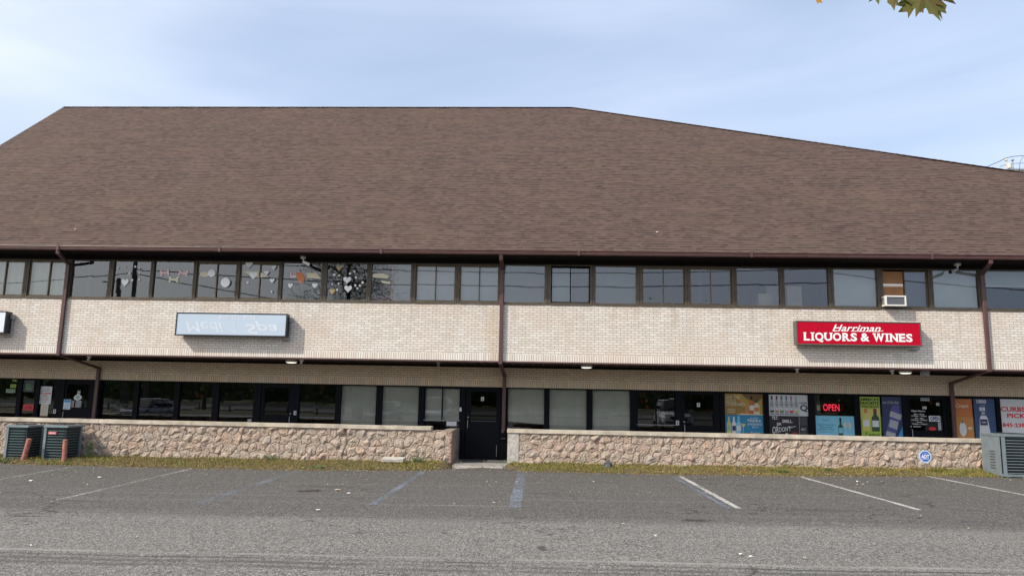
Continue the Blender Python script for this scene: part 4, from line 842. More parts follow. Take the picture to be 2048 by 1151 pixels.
s.bottle(.11, .08, .93, .11, C_['yellow'], C_['pgreen']); s.bottle(.24, .08, .95, .11, C_['white'], C_['navy']); s.bottle(.36, .05, .96, .12, C_['sky'], C_['white']); s.pol([(.42, .42), (.54, .42), (.485, .62), (.485, .9), (.52, .95), (.44, .95), (.475, .9), (.475, .62)], C_['yellow'])
s.txt('the official', .66, .1, .87, .17, C_['white'], .01, .2); s.txt('TEQUILA', .58, .2, .94, .34, C_['white'], .04); s.txt('of MARGARITA', .58, .38, .96, .5, C_['white'], .01); s.txt('Sport', .70, .53, .87, .64, C_['white'], .01, .3); s.txt('Cuervo', .66, .8, .9, .96, C_['cream'], .03)
s.done('poster', 'blue tequila margarita poster with three bottles and a cocktail glass')
s = Sheet(1538, 1617, 789, 831, bg=C_['white'])
for k, (cc, bb) in enumerate((('navy', 'navy'), ('dred', 'tang'), ('green', 'green'), ('teal', 'grey'), ('pink', 'red'), ('pgreen', 'yellow'))):
    u = .075+.122*k; s.bottle(u, .06, .93, .10, C_['grey'], C_['white'], C_[cc]); s.rect(u-.048, .74, u+.048, .84, C_[bb]); s.txt('Q', u-.03, .47, u+.03, .62, C_['navy'], .02)
s.rect(.03, .93, .77, .95, C_['navy']); s.txt('DON', .77, .33, .95, .43, C_['navy'], .02); s.txt('Q', .78, .46, .97, .80, C_['navy'], .03)
s.done('poster', 'white poster with a row of six bottles and a large dark letter Q')
s = Sheet(1538, 1617, 831.5, 872, bg=C_['black'])
for v, u0, u1 in ((.09, .05, .38), (.24, .32, .66), (.38, .18, .5)): s.rect(u0, v, u1, v+.012, C_['dred'])
s.txt('TILT.', .08, .02, .24, .18, C_['white'], .03); s.txt('SMELL.', .34, .17, .6, .33, C_['white'], .03); s.txt('SIP.', .2, .33, .33, .47, C_['white'], .03); s.txt('OR', .08, .52, .24, .86, C_['white'], .01, .3, .12); s.txt("DON'T", .25, .52, .56, .76, C_['white'], .01, .25, .12)
s.pol([(.5, .56), (.68, .48), (.68, .50), (.5, .60)], C_['white']); s.rect(.765, .02, .775, .99, C_['grey']); s.rect(.78, .04, .97, .45, C_['dgrey']); s.rect(.8, .52, .95, .92, C_['dgrey']); s.txt('1807', .81, .6, .92, .68, C_['white'], .01); s.rect(.58, .78, .72, .95, C_['dred']); s.ell(.44, .88, .03, .05, C_['white'])
s.done('poster', 'black poster with white brush lettering reading OR DON’T, under the six-bottle poster')
# neon OPEN
q = Sheet(1643, 1683, 805, 824, y=YG+.08); nm = MB(); nm.text('OPEN', q.X(.08), q.X(.9), q.Z(.85), q.Z(.12), q.y, M_neon, .02, .0)
ring = [(q.X(.5+.56*cos(t*pi/14)), q.y, q.Z(.48+.58*sin(t*pi/14))) for t in range(28)]; T = thing('neon_sign', 'glowing red open sign inside the window above the light blue poster', 'neon sign'); nm.build('tube_lettering', T)
nm = MB(); nm.rod(ring+[ring[0]], .006, flat('dim_tube', (.30, .03, .05)), 6); nm.build('border_tube', T)
s = Sheet(1632, 1642, 804, 828, y=YG+.12); s.bottle(.5, -.6, 1, .8, C_['dgreen'], C_['cream']); s.done('display_bottle', 'dark green bottle standing left of the red neon sign', 'bottle')
s = Sheet(1629.5, 1709, 831, 874, bg=C_['sky']); s.txt('Celebrate', .18, .14, .36, .24, C_['teal'], .005); s.txt("North America's", .08, .36, .5, .46, C_['teal'], .02); s.txt('Most Loved', .14, .48, .44, .57, C_['teal'], .02); s.txt('Sparkling Wine', .08, .59, .49, .69, C_['teal'], .02); s.rect(.12, .75, .46, .765, C_['teal'])
s.bottle(.65, .08, .97, .12, C_['dgreen'], C_['sky'], C_['black'], .4)
for u in (.77, .88): s.ell(u, .42, .035, .13, C_['cream']); s.rect(u-.004, .54, u+.004, .68, C_['cream'])
s.done('poster', 'light blue sparkling wine poster with one dark bottle, below the red neon sign')
s = Sheet(1720.5, 1761, 793, 875, bg=C_['lime']); s.pol([(0, .25), (.5, .3), (.98, .26), (.98, .6), (0, .55)], C_['yellow']); s.txt("AMERICA'S", .04, .025, .96, .10, C_['black'], .04); s.txt('FAVORITE', .04, .115, .95, .20, C_['black'], .04); s.txt('WINE BRAND', .06, .215, .95, .265, C_['black'], .03)
s.bottle(.28, .29, .83, .36, C_['yellow'], C_['white'], C_['tang']); s.bottle(.74, .29, .84, .38, C_['dgreen'], C_['white'], C_['dred']); s.pol([(.22, .87), (.32, .86), (.24, .93), (.12, .99), (.24, .91)], C_['dgreen']); s.txt('BAREFOOT', .38, .90, .92, .95, C_['dgreen'], .03)
s.done('poster', 'lime green wine poster with two big bottles')
s = Sheet(1765, 1805, 793, 876, bg=C_['navy']); s.pol([(.98, .7), (.98, 1), (.68, 1)], C_['azure']); s.txt('out of the blue', .05, .09, .85, .17, C_['grey'], .005, .3); s.pol([(.52, .2), (.85, .2), (.95, .45), (.55, .98), (.08, .98), (.3, .6), (.42, .35)], C_['indigo'])
s.pol([(.42, .34), (.97, .43), (.9, .56), (.35, .47)], C_['grey']); s.pol([(.38, .54), (.78, .6), (.7, .79), (.28, .72)], C_['grey']); s.pol([(.18, .82), (.62, .88), (.56, .98), (.1, .92)], C_['grey']); s.done('poster', 'dark navy poster with a tilted blue bottle, right of the lime green poster')
# door 10
T = thing('door_lettering', 'white opening hours under number 10 on the door glass', 'lettering')
s = Sheet(1822, 1882, 798, 860, y=Y2+.066); s.txt('10', .40, .22, .54, .32, C_['white'], .05); s.m.build('number', T)
s = Sheet(1822, 1882, 798, 860, y=Y2+.066); s.txt('Open Hours', .02, .35, .48, .42, C_['white'], .03); s.m.build('heading', T)
for v, tt in ((.46, 'Mon - Thurs'), (.52, '10:00am - 9:00pm'), (.59, 'Fri - Sat'), (.65, '10:00am - 10:00pm'), (.72, 'Sunday'), (.78, '12:00pm - 6:00pm')):
    s = Sheet(1822, 1882, 798, 860, y=Y2+.066); ww = len(tt)*.031; s.txt(tt, .27-ww/2, v, .27+ww/2, v+.045, C_['white'], .03); s.m.build('text_line', T)
s = Sheet(1822, 1882, 798, 860, y=Y2+.066); s.rect(.05, .87, .3, .90, C_['grey']); s.m.build('text_line', T)
for q_ in ((.86, .1, .97, .2), (.88, .72, .98, .98)): s = Sheet(1822, 1882, 798, 860, y=Y2+.066); s.rect(*q_, C_['grey']); s.m.build('decal', T)
s = Sheet(1858, 1880.5, 831, 842, y=Y2+.05, bg=C_['white']); s.txt('OPEN', .1, .12, .92, .88, C_['navy'], .04); s.done('open_sign', 'small white and blue open sign on the door glass', 'sign')
s = Sheet(1857, 1872, 853, 860, y=Y2+.05); s.ell(.5, .5, .5, .5, C_['red']); s.done('sticker', 'red oval sticker low on the door marked 10', 'sticker')
s = Sheet(1909, 1946, 797, 878, bg=C_['orange']); s.pol([(0, .47), (1, .45), (1, 1), (0, 1)], C_['tang']); s.txt('SOUTHERN', .1, .05, .9, .10, C_['tang'], .01); s.txt('Cream', .12, .12, .8, .22, C_['cream'], .02, .3); s.txt('TO THE', .2, .27, .78, .33, C_['tang'], .02); s.txt('ORDINARY', .08, .35, .92, .41, C_['tang'], .02); s.rect(0, .44, .7, .46, C_['tang'])
s.ell(.42, .75, .19, .18, C_['white']); s.rect(.38, .54, .46, .6, C_['brown']); s.rect(.68, .72, .92, .93, C_['tang']); s.ell(.8, .72, .13, .03, C_['cream']); s.done('poster', 'orange drinks poster with a white bottle beside the right downspout')
s = Sheet(1950, 1992, 797, 890, bg=C_['navy2']); s.txt('1800', .15, .02, .6, .10, C_['white'], .03); s.rect(.3, .135, .55, .145, C_['grey']); s.rect(.26, .18, .52, .26, C_['white']); s.rect(.34, .18, .42, .25, C_['grey']); s.rect(.34, .28, .5, .34, C_['grey']); s.pol([(.16, .9), (.74, .9), (.62, .42), (.54, .36), (.3, .36), (.24, .42)], C_['white'])
s.rect(.25, .44, .60, .57, C_['navy']); s.rect(.32, .49, .53, .52, C_['grey']); s.done('poster', 'navy tequila poster with a tall white bottle, right of the orange poster')
s = Sheet(2000, 2084, 798, 890, bg=C_['white']); s.txt('CURBSIDE', .04, .165, .92, .27, C_['red'], .04); s.txt('PICKUP', .18, .31, .86, .41, C_['red'], .04); s.txt('845·238-7777', .055, .52, .98, .61, C_['red'], .04)
s.done('poster', 'white poster with red lettering about pickup, above the rightmost condenser')
# paper on the sill beside door A
s = Sheet(893, 913, 842, 851, y=YG-.02, bg=C_['white']); s.done('paper_sheet', 'blank pale paper propped low in the slider beside door A', 'paper')

# ------------------------------------------------------------------ condensers
M_cgrey = mat('condenser_grey_paint', (.17, .21, .235), .5, .1, .12, 5); M_cdark = mat('condenser_dark_coil', (.012, .02, .024), .7, var=.4, vscale=40); M_teal = mat('condenser_teal_slat', (.10, .16, .175), .5, .1, .15); M_cl = mat('condenser_pale_edge', (.20, .25, .275), .45, .1, .12)
def condenser(x0, x1, y0, y1, z0, z1, label, slat, post, n, panel_left=False, badge=False, rustp=False):
    T = thing('condenser_unit', label, 'air conditioner', 'outdoor condenser units'); c = MB(); r = .06; i = .035
    c.box(x0+i, x1-i, y0+i, y1-i, z0+.04, z1-.04, M_cdark); c.build('coil', T)
    c = MB()
    for k in range(n):
        z = z0+.06+(z1-z0-.14)*k/(n-1); h = .007
        ring = [(x0+.1, y0), (x1-.1, y0), (x1, y0+.1), (x1, y1-.1), (x1-.1, y1), (x0+.1, y1), (x0, y1-.1), (x0, y0+.1)]
        m_ = len(ring); inn = [((p[0]-(x0+x1)/2)*.94+(x0+x1)/2, (p[1]-(y0+y1)/2)*.94+(y0+y1)/2) for p in ring]
        vs = [(p[0], p[1], z) for p in ring] + [(p[0], p[1], z+h) for p in ring] + [(p[0], p[1], z+h+.006) for p in inn] + [(p[0], p[1], z-.006) for p in inn]; fs = []
        for j in range(m_):
            k2 = (j+1) % m_; fs += [(j, k2, m_+k2, m_+j), (m_+j, m_+k2, 2*m_+k2, 2*m_+j), (3*m_+j, 3*m_+k2, k2, j)]
        c.add(vs, fs, slat)
    c.build('louvers', T)
    c = MB()
    for xx, yv in ((x0, y0), (x1-.06, y1-.06), (x0, y1-.06)) + (((x1-.06, y0),) if panel_left else ()):
        c.box(xx-.004, xx+.064, yv-.004, yv+.064, z0, z1-.05, post if xx == x0 else (mat('dark_corner', (.09, .10, .11), .5) if rustp and yv == y0 else M_cgrey))
    if panel_left: c.box(x0-.006, x0+.03, y0+.0, y1, z0+.02, z1-.05, M_cgrey); c.box(x0-.006, x0+.09, y0-.008, y0+.05, z0+.02, z1-.05, M_cgrey)
    c.box(x0-.01, x1+.01, y0-.01, y1+.01, z0-.02, z0+.04, M_cgrey); c.build('frame', T)
    if panel_left:
        c = MB()
        for k in range(7): z = z0+.15+.07*k; c.box(x0-.012, x0-.006, y0+.3, y0+.5, z, z+.02, M_cdark)
        c.build('vent_slots', T)
    c = MB(); c.box(x0-.02, x1+.02, y0-.02, y1+.02, z1-.05, z1, M_cl if not panel_left else M_cgrey); cx, cy = (x0+x1)/2, (y0+y1)/2; R_ = min(x1-x0, y1-y0)*.42
    for q in range(5): rr = R_*(q+1)/5; c.rod([(cx+rr*cos(t*pi/12), cy+rr*sin(t*pi/12), z1+.015+.01*(5-q)/5) for t in range(25)], .004, M_cdark, 4)
    for q in range(6): a_ = q*pi/6; c.rod([(cx-R_*cos(a_), cy-R_*sin(a_), z1+.012), (cx, cy, z1+.03), (cx+R_*cos(a_), cy+R_*sin(a_), z1+.012)], .004, M_cdark, 4)
    c.build('top_grille', T)
    if badge: c = MB(); xm = x0+(x1-x0)*.38; c.box(xm-.11, xm+.11, y0-.02, y0-.002, z1-.24, z1-.17, mat('badge_red', (.55, .16, .17), .5, var=.1)); c.box(xm-.09, xm+.09, y0-.023, y0-.02, z1-.222, z1-.188, mat('badge_pink', (.7, .38, .38), .5, var=.1)); c.build('badge', T)
def cx_at(px, py, y): return hit(px, py, y=y)
y0 = -.85; p0 = hit(10, 885, y=y0); p1 = hit(58, 885, y=y0); zt_ = hit(40, 850, y=y0).z; zb = gz(p0.x)+.03
condenser(p0.x, p0.x+.60, y0, y0+.66, zb, zt_, 'dark louvered condenser unit at the far left, behind the leaning post', M_teal, M_cgrey, 12)
p0 = hit(86, 885, y=y0); condenser(p0.x, p0.x+.64, y0, y0+.66, zb, hit(110, 850, y=y0).z, 'dark louvered condenser unit with a small red badge', M_teal, M_cgrey, 12, badge=True, rustp=True)
y0 = -1.15; p0 = hit(2004, 900, y=y0); condenser(p0.x, p0.x+.95, y0, y0+.84, gz(p0.x)+.05, hit(2010, 868, y=y0).z, 'large blue-grey condenser unit at the right edge before the stone wall', M_cgrey, M_cgrey, 13, panel_left=True)
# posts
def post(pb, ptp, label, m_, r=.065, yv=None):
    b0 = ghit(*pb) if yv is None else hit(*pb, y=yv); t0 = hit(*ptp, y=b0.y + .02); T = thing('steel_post', label, 'post', 'rusty protective posts'); c = MB(); d = (t0-b0); b1 = b0-d*.1
    c.rod([b1, t0-d*.01, t0], [r, r, r*.93], m_, 16); c.build('pipe', T); c = MB(); c.rod([t0, t0+d.normalized()*.012], [r*.93, r*.5], m_, 16); c.build('cap', T)
post((46, 922), (59, 877), 'rusty pinkish post leaning to the right before the leftmost condenser', M_rust, .065, -1.1); post((128, 921), (131, 879), 'rusty upright post before the condenser with the badge', M_rust, .06, -1.05); post((2019, 945), (2017, 897), 'flaking orange post before the right condenser', M_rust2, .055)

# ------------------------------------------------------------------ yard sign, block, lamp, plants, litter
T = thing('yard_sign', 'small blue octagonal security sign on a stake by the right stone wall', 'sign'); yv = -.7; pc = hit(1850, 912, y=yv); R_ = (hit(1862.5, 912, y=yv)-pc).x
c = MB(); c.rod([(pc.x, yv, soil_z(pc.x, yv)-.1), (pc.x, yv, pc.z-R_*.5)], .005, M_grey); c.build('stake', T)
c = MB(); oc = lambda r, k=0: [(pc.x+r*cos(pi/8+j*pi/4), pc.z+r*sin(pi/8+j*pi/4)) for j in range(8)]
P1 = oc(R_*1.05); c.add([(a_, yv-.012, b_) for a_, b_ in P1]+[(a_, yv-.004, b_) for a_, b_ in P1], [list(range(8)), [8+j for j in range(8)][::-1]]+[(j, j+8, (j+1) % 8+8, (j+1) % 8) for j in range(8)], mat('pale_sign_rim', (.45, .60, .80), .4, var=.03))
c.poly(oc(R_*.86), yv-.013, mat('royal_blue', (.02, .10, .42), .4, var=.03)); c.text('ADT', pc.x-R_*.66, pc.x+R_*.66, pc.z-R_*.30, pc.z+R_*.32, yv-.0145, M_wh, .03, .1); c.box(pc.x-R_*.55, pc.x+R_*.55, yv-.0145, yv-.0138, pc.z-R_*.45, pc.z-R_*.40, M_wh); c.box(pc.x-R_*.3, pc.x+R_*.3, yv-.0145, yv-.0138, pc.z+R_*.5, pc.z+R_*.54, M_wh); c.build('panel', T)
# displaced cap block
a0 = hit(764, 917, y=-.55); c = MB(); L_, Wd, Hh = .62, .26, .085; zb = soil_z(a0.x, -.6)+.02
vs = [(x, y, z) for z in (0, Hh) for y in (-Wd/2, Wd/2) for x in (0, L_)]; R3 = Matrix.Rotation(rad(-8), 3, 'Z') @ Matrix.Rotation(rad(-1), 3, 'Y') @ Matrix.Rotation(rad(10), 3, 'X')
vs = [tuple(R3 @ Vector(v) + Vector((a0.x, -.45, zb+.03))) for v in vs]; c.add(vs, [(0, 1, 5, 4), (1, 3, 7, 5), (3, 2, 6, 7), (2, 0, 4, 6), (4, 5, 7, 6), (2, 3, 1, 0)], M_conc)
ob = c.build('concrete_block', label='loose pale concrete cap block lying in the grass by the left wall', cat='block'); bv = ob.modifiers.new('bevel', 'BEVEL'); bv.width = .008; bv.segments = 2
# small dark ground lamp
T = thing('ground_lamp', 'small black ground floodlight tipped over in the grass', 'lamp'); g0 = ghit(1218, 941); g0.y += .25; z = gz(g0.x)+.02; M_lb = mat('weathered_black', (.035, .037, .045), .6, var=.3)
c = MB(); vs = [(-.11, -.08, 0), (.10, -.08, .0), (.13, .1, .02), (-.08, .1, .02), (-.12, -.06, .15), (.06, -.09, .17), (.11, .06, .15), (-.06, .09, .16), (0, 0, .24)]
c.add([(g0.x+a_, g0.y+b_, z+d_) for a_, b_, d_ in vs], [(3, 2, 1, 0), (0, 1, 5, 4), (1, 2, 6, 5), (2, 3, 7, 6), (3, 0, 4, 7), (4, 5, 8), (5, 6, 8), (6, 7, 8), (7, 4, 8)], M_lb); c.build('housing', T)
c = MB(); c.add([(g0.x-.09, g0.y-.088, z+.02), (g0.x+.05, g0.y-.088, z+.02), (g0.x+.035, g0.y-.093, z+.14), (g0.x-.09, g0.y-.078, z+.13)], [(0, 1, 2, 3)], mat('dusty_lens', (.10, .11, .14), .3, var=.2)); c.build('lens', T)
# weeds
M_w1 = mat('weed_leaf', (.09, .17, .04), .6, var=.3, vscale=20); M_w2 = mat('grey_green_leaf', (.16, .27, .13), .65, var=.25, vscale=20); M_stem = mat('weed_stem', (.10, .14, .04), .7)
def weed(px, py, w, h, n, m_, label, y=None, kind='weed_plant', grp='weeds in the grass strip'):
    p = ghit(px, py) if y is None else hit(px, py, y=y); x0 = p.x; y0_ = p.y if y is None else y; z0_ = (soil_z(x0, y0_) if y0_ > edge_y(x0) else gz(x0)) - .01
    T = thing(kind, label, 'plant', grp); st = MB(); lf = MB()
    for i in range(max(3, n//9)):
        a = random.uniform(0, 6.28); tip = Vector((x0+random.uniform(-w, w)/2, y0_+random.uniform(-w, w)*.2, z0_+h*random.uniform(.6, 1))); b0 = Vector((x0+random.uniform(-w, w)*.25, y0_, z0_)); md = (b0+tip)/2+Vector((0, 0, h*.1)); st.rod([b0, md, tip], .004, M_stem, 5)
        for q in range(9):
            t = random.uniform(.15, 1); c0 = b0.lerp(tip, t)+Vector((random.gauss(0, w*.08), random.gauss(0, w*.05), random.gauss(0, h*.05))); s_ = random.uniform(.015, .035)*(1+h); d = Vector((random.gauss(0, 1), random.gauss(0, .7)-.3, random.gauss(.1, .5))).normalized(); e = d.cross(Vector((random.random(), random.random(), 1))).normalized()
            c0.z = max(c0.z, z0_+.01); lf.add([c0, c0+d*s_*.5+e*s_*.38, c0+d*s_*1.3, c0+d*s_*.5-e*s_*.38], [(0, 1, 2, 3)], m_)
    st.build('stems', T); lf.build('leaves', T)
weed(178, 905, .38, .52, 160, M_w1, 'leafy green weed growing beside the badge condenser at the wall', y=-.45); weed(8, 926, .5, .16, 140, M_w1, 'low green weed clump at the far left below the condenser'); weed(634, 937, .55, .07, 260, M_w2, 'flat grey-green weed mat at the asphalt edge, left of the block')
weed(541, 911, .4, .16, 130, M_w2, 'small grey-green weed against the left wall below the pale sign', y=-.25); weed(835, 918, .5, .16, 200, M_w2, 'green weed growing just right of the loose concrete block', y=-.3); weed(1565, 948, .35, .07, 120, M_w1, 'low bright weed at the asphalt edge below the wine posters'); weed(345, 909, .25, .10, 60, M_w1, 'small weed tuft at the wall below the pale sign left end', y=-.2); weed(1655, 946, .35, .08, 100, M_w1, 'low bright weed nearest the white stripe in the right half')
# paper scraps
M_pap = mat('dirty_white_paper', (.72, .70, .66), .8, var=.1); M_tscrap = mat('tan_cardboard_scrap', (.50, .40, .32), .8, var=.2)
for px, py, s_, m_, lb in ((61, 962, .085, M_pap, 'white paper scrap between the two leftmost stripes'), (199, 955, .07, M_pap, 'white paper scrap left of the second stripe near the grass'), (676, 980, .12, M_tscrap, 'long tan scrap right of the dark oil stain'), (697, 987, .05, M_pap, 'tiny white scrap right of the tan scrap'), (635, 1021, .06, M_pap, 'white scrap below the dark oil stain'),
                          (62, 1093, .045, M_pap, 'white scrap in the near left paving'), (988, 1006, .05, M_tscrap, 'tan scrap left of the wide blue stripe'), (1247, 1049, .05, M_tscrap, 'tan scrap left of the round stain'), (1482, 1110, .04, M_pap, 'left of two near white scraps'), (1501, 1115, .045, M_pap, 'right of two near white scraps'), (1714, 963, .05, M_pap, 'white scrap right of the long white stripe top'), (1726, 969, .045, M_tscrap, 'pale scrap just below another right of the stripe'), (275, 1075, .03, M_tscrap, 'small pale pebble in the left foreground')):
    p = ghit(px, py); c = MB(); z = gz(p.x)+.012; n = 8; pts = []
    for j in range(n): a = 2*pi*j/n; r = s_*random.uniform(.35, .75); pts.append((p.x+r*cos(a), p.y+r*sin(a)*.9, z+random.uniform(0, .018)))
    c.add(pts+[(p.x, p.y, z+.02)], [(j, (j+1) % n, n) for j in range(n)], m_); c.build('paper_scrap', label=lb, cat='litter', group='litter on the asphalt')
for px, py, lb in ((150, 460, 'small pale scrap on the shingles at the left'), (1314, 466, 'small pale scrap on the shingles right of the middle')):
    p = roofhit(px, py); c = MB(); c.add([(p.x-.04, p.y, p.z+.02), (p.x+.02, p.y-.02, p.z+.03), (p.x+.04, p.y, p.z+.05), (p.x-.01, p.y+.02, p.z+.055)], [(0, 1, 2, 3)], M_tscrap); c.build('paper_scrap', label=lb, cat='litter', group='scraps on the roof')

# ------------------------------------------------------------------ pole and wires behind the roof
M_pole = mat('weathered_pole_wood', (.12, .095, .075), .9, var=.3); M_wire = mat('dark_cable', (.03, .032, .036), .6, var=0); M_ins = mat('pale_insulator', (.55, .54, .48), .4, var=.1)
D = 45.; T = thing('utility_pole', 'utility pole top with insulators peeking over the right roof edge', 'utility pole')
pc = hit(2045, 345, y=D); c = MB(); pT = hit(2060, 318, y=D); c.rod([(pT.x+.6, D, -1), (pT.x+.6, D, pT.z+.6)], [.2, .14], M_pole, 10); c.build('pole', T)
pa = hit(1992, 340, y=D); pb_ = hit(2100, 338, y=D); c = MB(); c.box(pa.x, pb_.x, D-.08, D+.08, pa.z-.1, pa.z+.05, M_pole); c.build('crossarm', T)
for px in (2012, 2025): q = hit(px, 320, y=D-.1); c = MB(); zb = hit(px, 338, y=D-.1).z; c.lathe((q.x, D-.1, zb), [(.04, 0), (.04, q.z-zb-.1), (.12, q.z-zb-.08), (.14, q.z-zb), (.08, q.z-zb+.1)], M_ins if px == 2012 else M_grey, 10); c.build('insulator', T)
q = hit(2019, 332, y=D-.3); c = MB(); c.lathe((q.x, D-.3, q.z-.25), [(.14, 0), (.19, .04), (.19, .42), (.12, .5)], M_ins, 12); c.build('surge_can', T)
c = MB()
w1 = [hit(a, b, y=D-.1) for a, b in ((1975, 333), (2000, 322), (2012, 316), (2025, 313), (2048, 311), (2100, 309))]; c.rod(w1, .028, M_wire, 5)
w2 = [hit(a, b, y=D-.1) for a, b in ((2000, 333), (2019, 327), (2048, 326), (2100, 327))]; c.rod(w2, .022, M_wire, 5)
w3 = [hit(a, b, y=D-.1) for a, b in ((2039, 340), (2040, 325), (2045, 315), (2056, 310))]; c.rod(w3, .02, M_wire, 5); c.rod([hit(2020, 337, y=D-.1), hit(2100, 337, y=D-.1)], .02, M_wire, 5); c.build('cables', T)

# ------------------------------------------------------------------ what the glass mirrors: poles, wires, trees, vehicles behind the photographer
def rpole(px, py_top, depth, label, r=.17, htop=None):
    yv = -(depth-20.2); X = (px-1086)/F*depth; z = htop or 1.8+(790-py_top)/F*depth; T = thing('utility_pole', label, 'utility pole', 'poles across the lot mirrored in the glass'); c = MB(); c.rod([(X, yv, -.5), (X, yv, z)], [r*1.25, r], M_pole, 10); c.build('pole', T); c = MB(); c.box(X-1.1, X+1.1, yv-.06, yv+.06, z-.9 if htop else z-.4, z-.78 if htop else z-.28, M_pole); c.build('crossarm', T); return X, yv, z
X1 = rpole(231, 500, 61, 'tall pole across the lot mirrored in the second window from the left downspout', htop=15.5); X2 = rpole(199, 566, 78, 'shorter pole mirrored in the first window right of the left downspout', .22); X3 = rpole(1660, 500, 61, 'tall pole across the lot mirrored right of the cartons', htop=15.5)
def wire(a, b, sag, r, nm='power_line', lb=''):
    a, b = Vector(a), Vector(b); pts = [a.lerp(b, t/20)-Vector((0, 0, sag*4*(t/20)*(1-t/20))) for t in range(21)]; c = MB(); c.rod(pts, r, M_wire, 5); c.build(nm, label=lb, cat='cable', group='power lines across the lot')
wire((X1[0], X1[1], 13.4), (X3[0], X3[1], 13.0), .9, .035, lb='upper power line mirrored across the upstairs glass'); wire((X1[0], X1[1], 12.2), (X3[0], X3[1], 11.8), .9, .042, lb='thick lower power line mirrored across the upstairs glass')
wire((X1[0]-40, X1[1]-4, 12.0), (X1[0], X1[1], 11.9), 1.1, .04, lb='power line running left from the tall mirrored pole'); wire((X3[0], X3[1], 12.6), (X3[0]+45, X3[1]+2, 12.6), 1.5, .045, lb='power line running right from the right mirrored pole')
wire((X1[0], X1[1], 11.9), (X1[0]+34, X1[1]-12, 8.2), .5, .04, lb='power line slanting down from the tall mirrored pole')
M_bark = mat('bark', (.09, .07, .055), .95, var=.3, bump=.6, bscale=20); leafm = [mat('foliage_%s' % k, v, .7, var=.3, vscale=2) for k, v in {'green': (.07, .10, .03), 'dark': (.04, .065, .02), 'yellow': (.22, .19, .04), 'orange': (.42, .15, .04)}.items()]
def tree(name, label, X, Yv, H, zc0, rad_, n, weights, leaf=.16, group=None, limbs=9, base=None, orange_side=None):
    T = thing(name, label, 'tree', group); tr = MB(); z0_ = -.4; tr.rod([(X, Yv, z0_), (X+.1, Yv, H*.35), (X-.05, Yv, H*.7), (X, Yv, H*.95)], [.26*H/12, .2*H/12, .1, .03], M_bark, 10)
    tips = []
    for i in range(limbs):
        a = i*2.4+random.random(); t = .25+.6*i/limbs; b0 = Vector((X, Yv, zc0+(H-zc0)*max(0, t-.25))); L_ = rad_*random.uniform(.7, 1.)*(1.1-t*.5); e = b0+Vector((cos(a)*L_, sin(a)*L_, L_*random.uniform(.3, .8))); md = b0.lerp(e, .5)+Vector((0, 0, .2))
        tr.rod([b0, md, e], [.08, .05, .02], M_bark, 6)
        for q in range(3): e2 = md.lerp(e, random.random())+Vector((random.gauss(0, .7), random.gauss(0, .7), random.gauss(.3, .5))); tr.rod([md, e2], [.03, .01], M_bark, 5); tips.append(e2)
        tips.append(e)
    tr.build('trunk', T); cr_ = MB()
    for i in range(n):
        if random.random() < .75: c0 = random.choice(tips)+Vector((random.gauss(0, rad_*.2), random.gauss(0, rad_*.2), random.gauss(0, rad_*.17)))
        else: u = random.random()**.4*rad_*.95; a = random.uniform(0, 6.28); p_ = random.uniform(-1, 1); c0 = Vector((X+u*cos(a)*math.sqrt(1-p_*p_), Yv+u*sin(a)*math.sqrt(1-p_*p_), (zc0+H)/2+p_*(H-zc0)/2*.95))
        d = Vector((random.gauss(0, 1), random.gauss(0, 1), random.gauss(0, .6))).normalized(); e = d.cross(Vector((random.random()-.5, random.random()-.5, 1))).normalized(); s_ = leaf*random.uniform(.7, 1.4)
        wt = list(weights)
        if orange_side is not None and (c0.x-X)*orange_side > rad_*.25: wt[3] += 2.5
        cr_.add([c0, c0+d*s_*.5+e*s_*.45, c0+d*s_*1.2, c0+d*s_*.5-e*s_*.45], [(0, 1, 2, 3)], random.choices(leafm, wt)[0])
    cr_.build('crown', T); return T
tree('maple_tree', 'leafy tree mirrored in the upstairs windows with the hearts', -13.9, -30, 14.5, 6.5, 3.6, 12000, (3, 4, 1, .25), .10)
tree('maple_tree', 'smaller tree mirrored at the left behind the candy cut-outs', -33.5, -46, 10.6, 5, 2.3, 3000, (3, 4, .5, .1), .14)
# wooded edge beyond the road
wm = MB()
for k in range(26000):
    X = random.uniform(-170, 170); base = 8.5+2.3*sin(X*.09)+1.7*sin(X*.23+1)+1.1*sin(X*.61); yv = -96-random.random()*14; z = random.random()**.7*base; s_ = random.uniform(.45, .95)
    d = Vector((random.gauss(0, 1), random.gauss(0, .4), random.gauss(0, .7))).normalized(); e = d.cross(Vector((.1, 1, .1))).normalized(); c0 = Vector((X, yv, z-.3))
    wm.add([c0, c0+d*s_*.6+e*s_*.5, c0+d*s_*1.2, c0+d*s_*.6-e*s_*.5], [(0, 1, 2, 3)], random.choices(leafm, (3, 5, .8, .3))[0])
wm.build('woods', label='dark wooded edge across the road mirrored in the shop glass', cat='woods', kind='stuff')
hm = MB(); vs = []; n = 80
for i in range(n+1): x = -400+10*i; vs += [(x, -118, -.5), (x, -150, 11+2*sin(x*.02)+sin(x*.051)), (x, -190, -.5)]
hm.add(vs, [f for i in range(n) for f in ((3*i, 3*i+1, 3*i+4, 3*i+3), (3*i+1, 3*i+2, 3*i+5, 3*i+4))], mat('hill_forest', (.016, .021, .010), 1., var=.7, vscale=.35, spec=.0)); hm.build('hills', kind='structure')
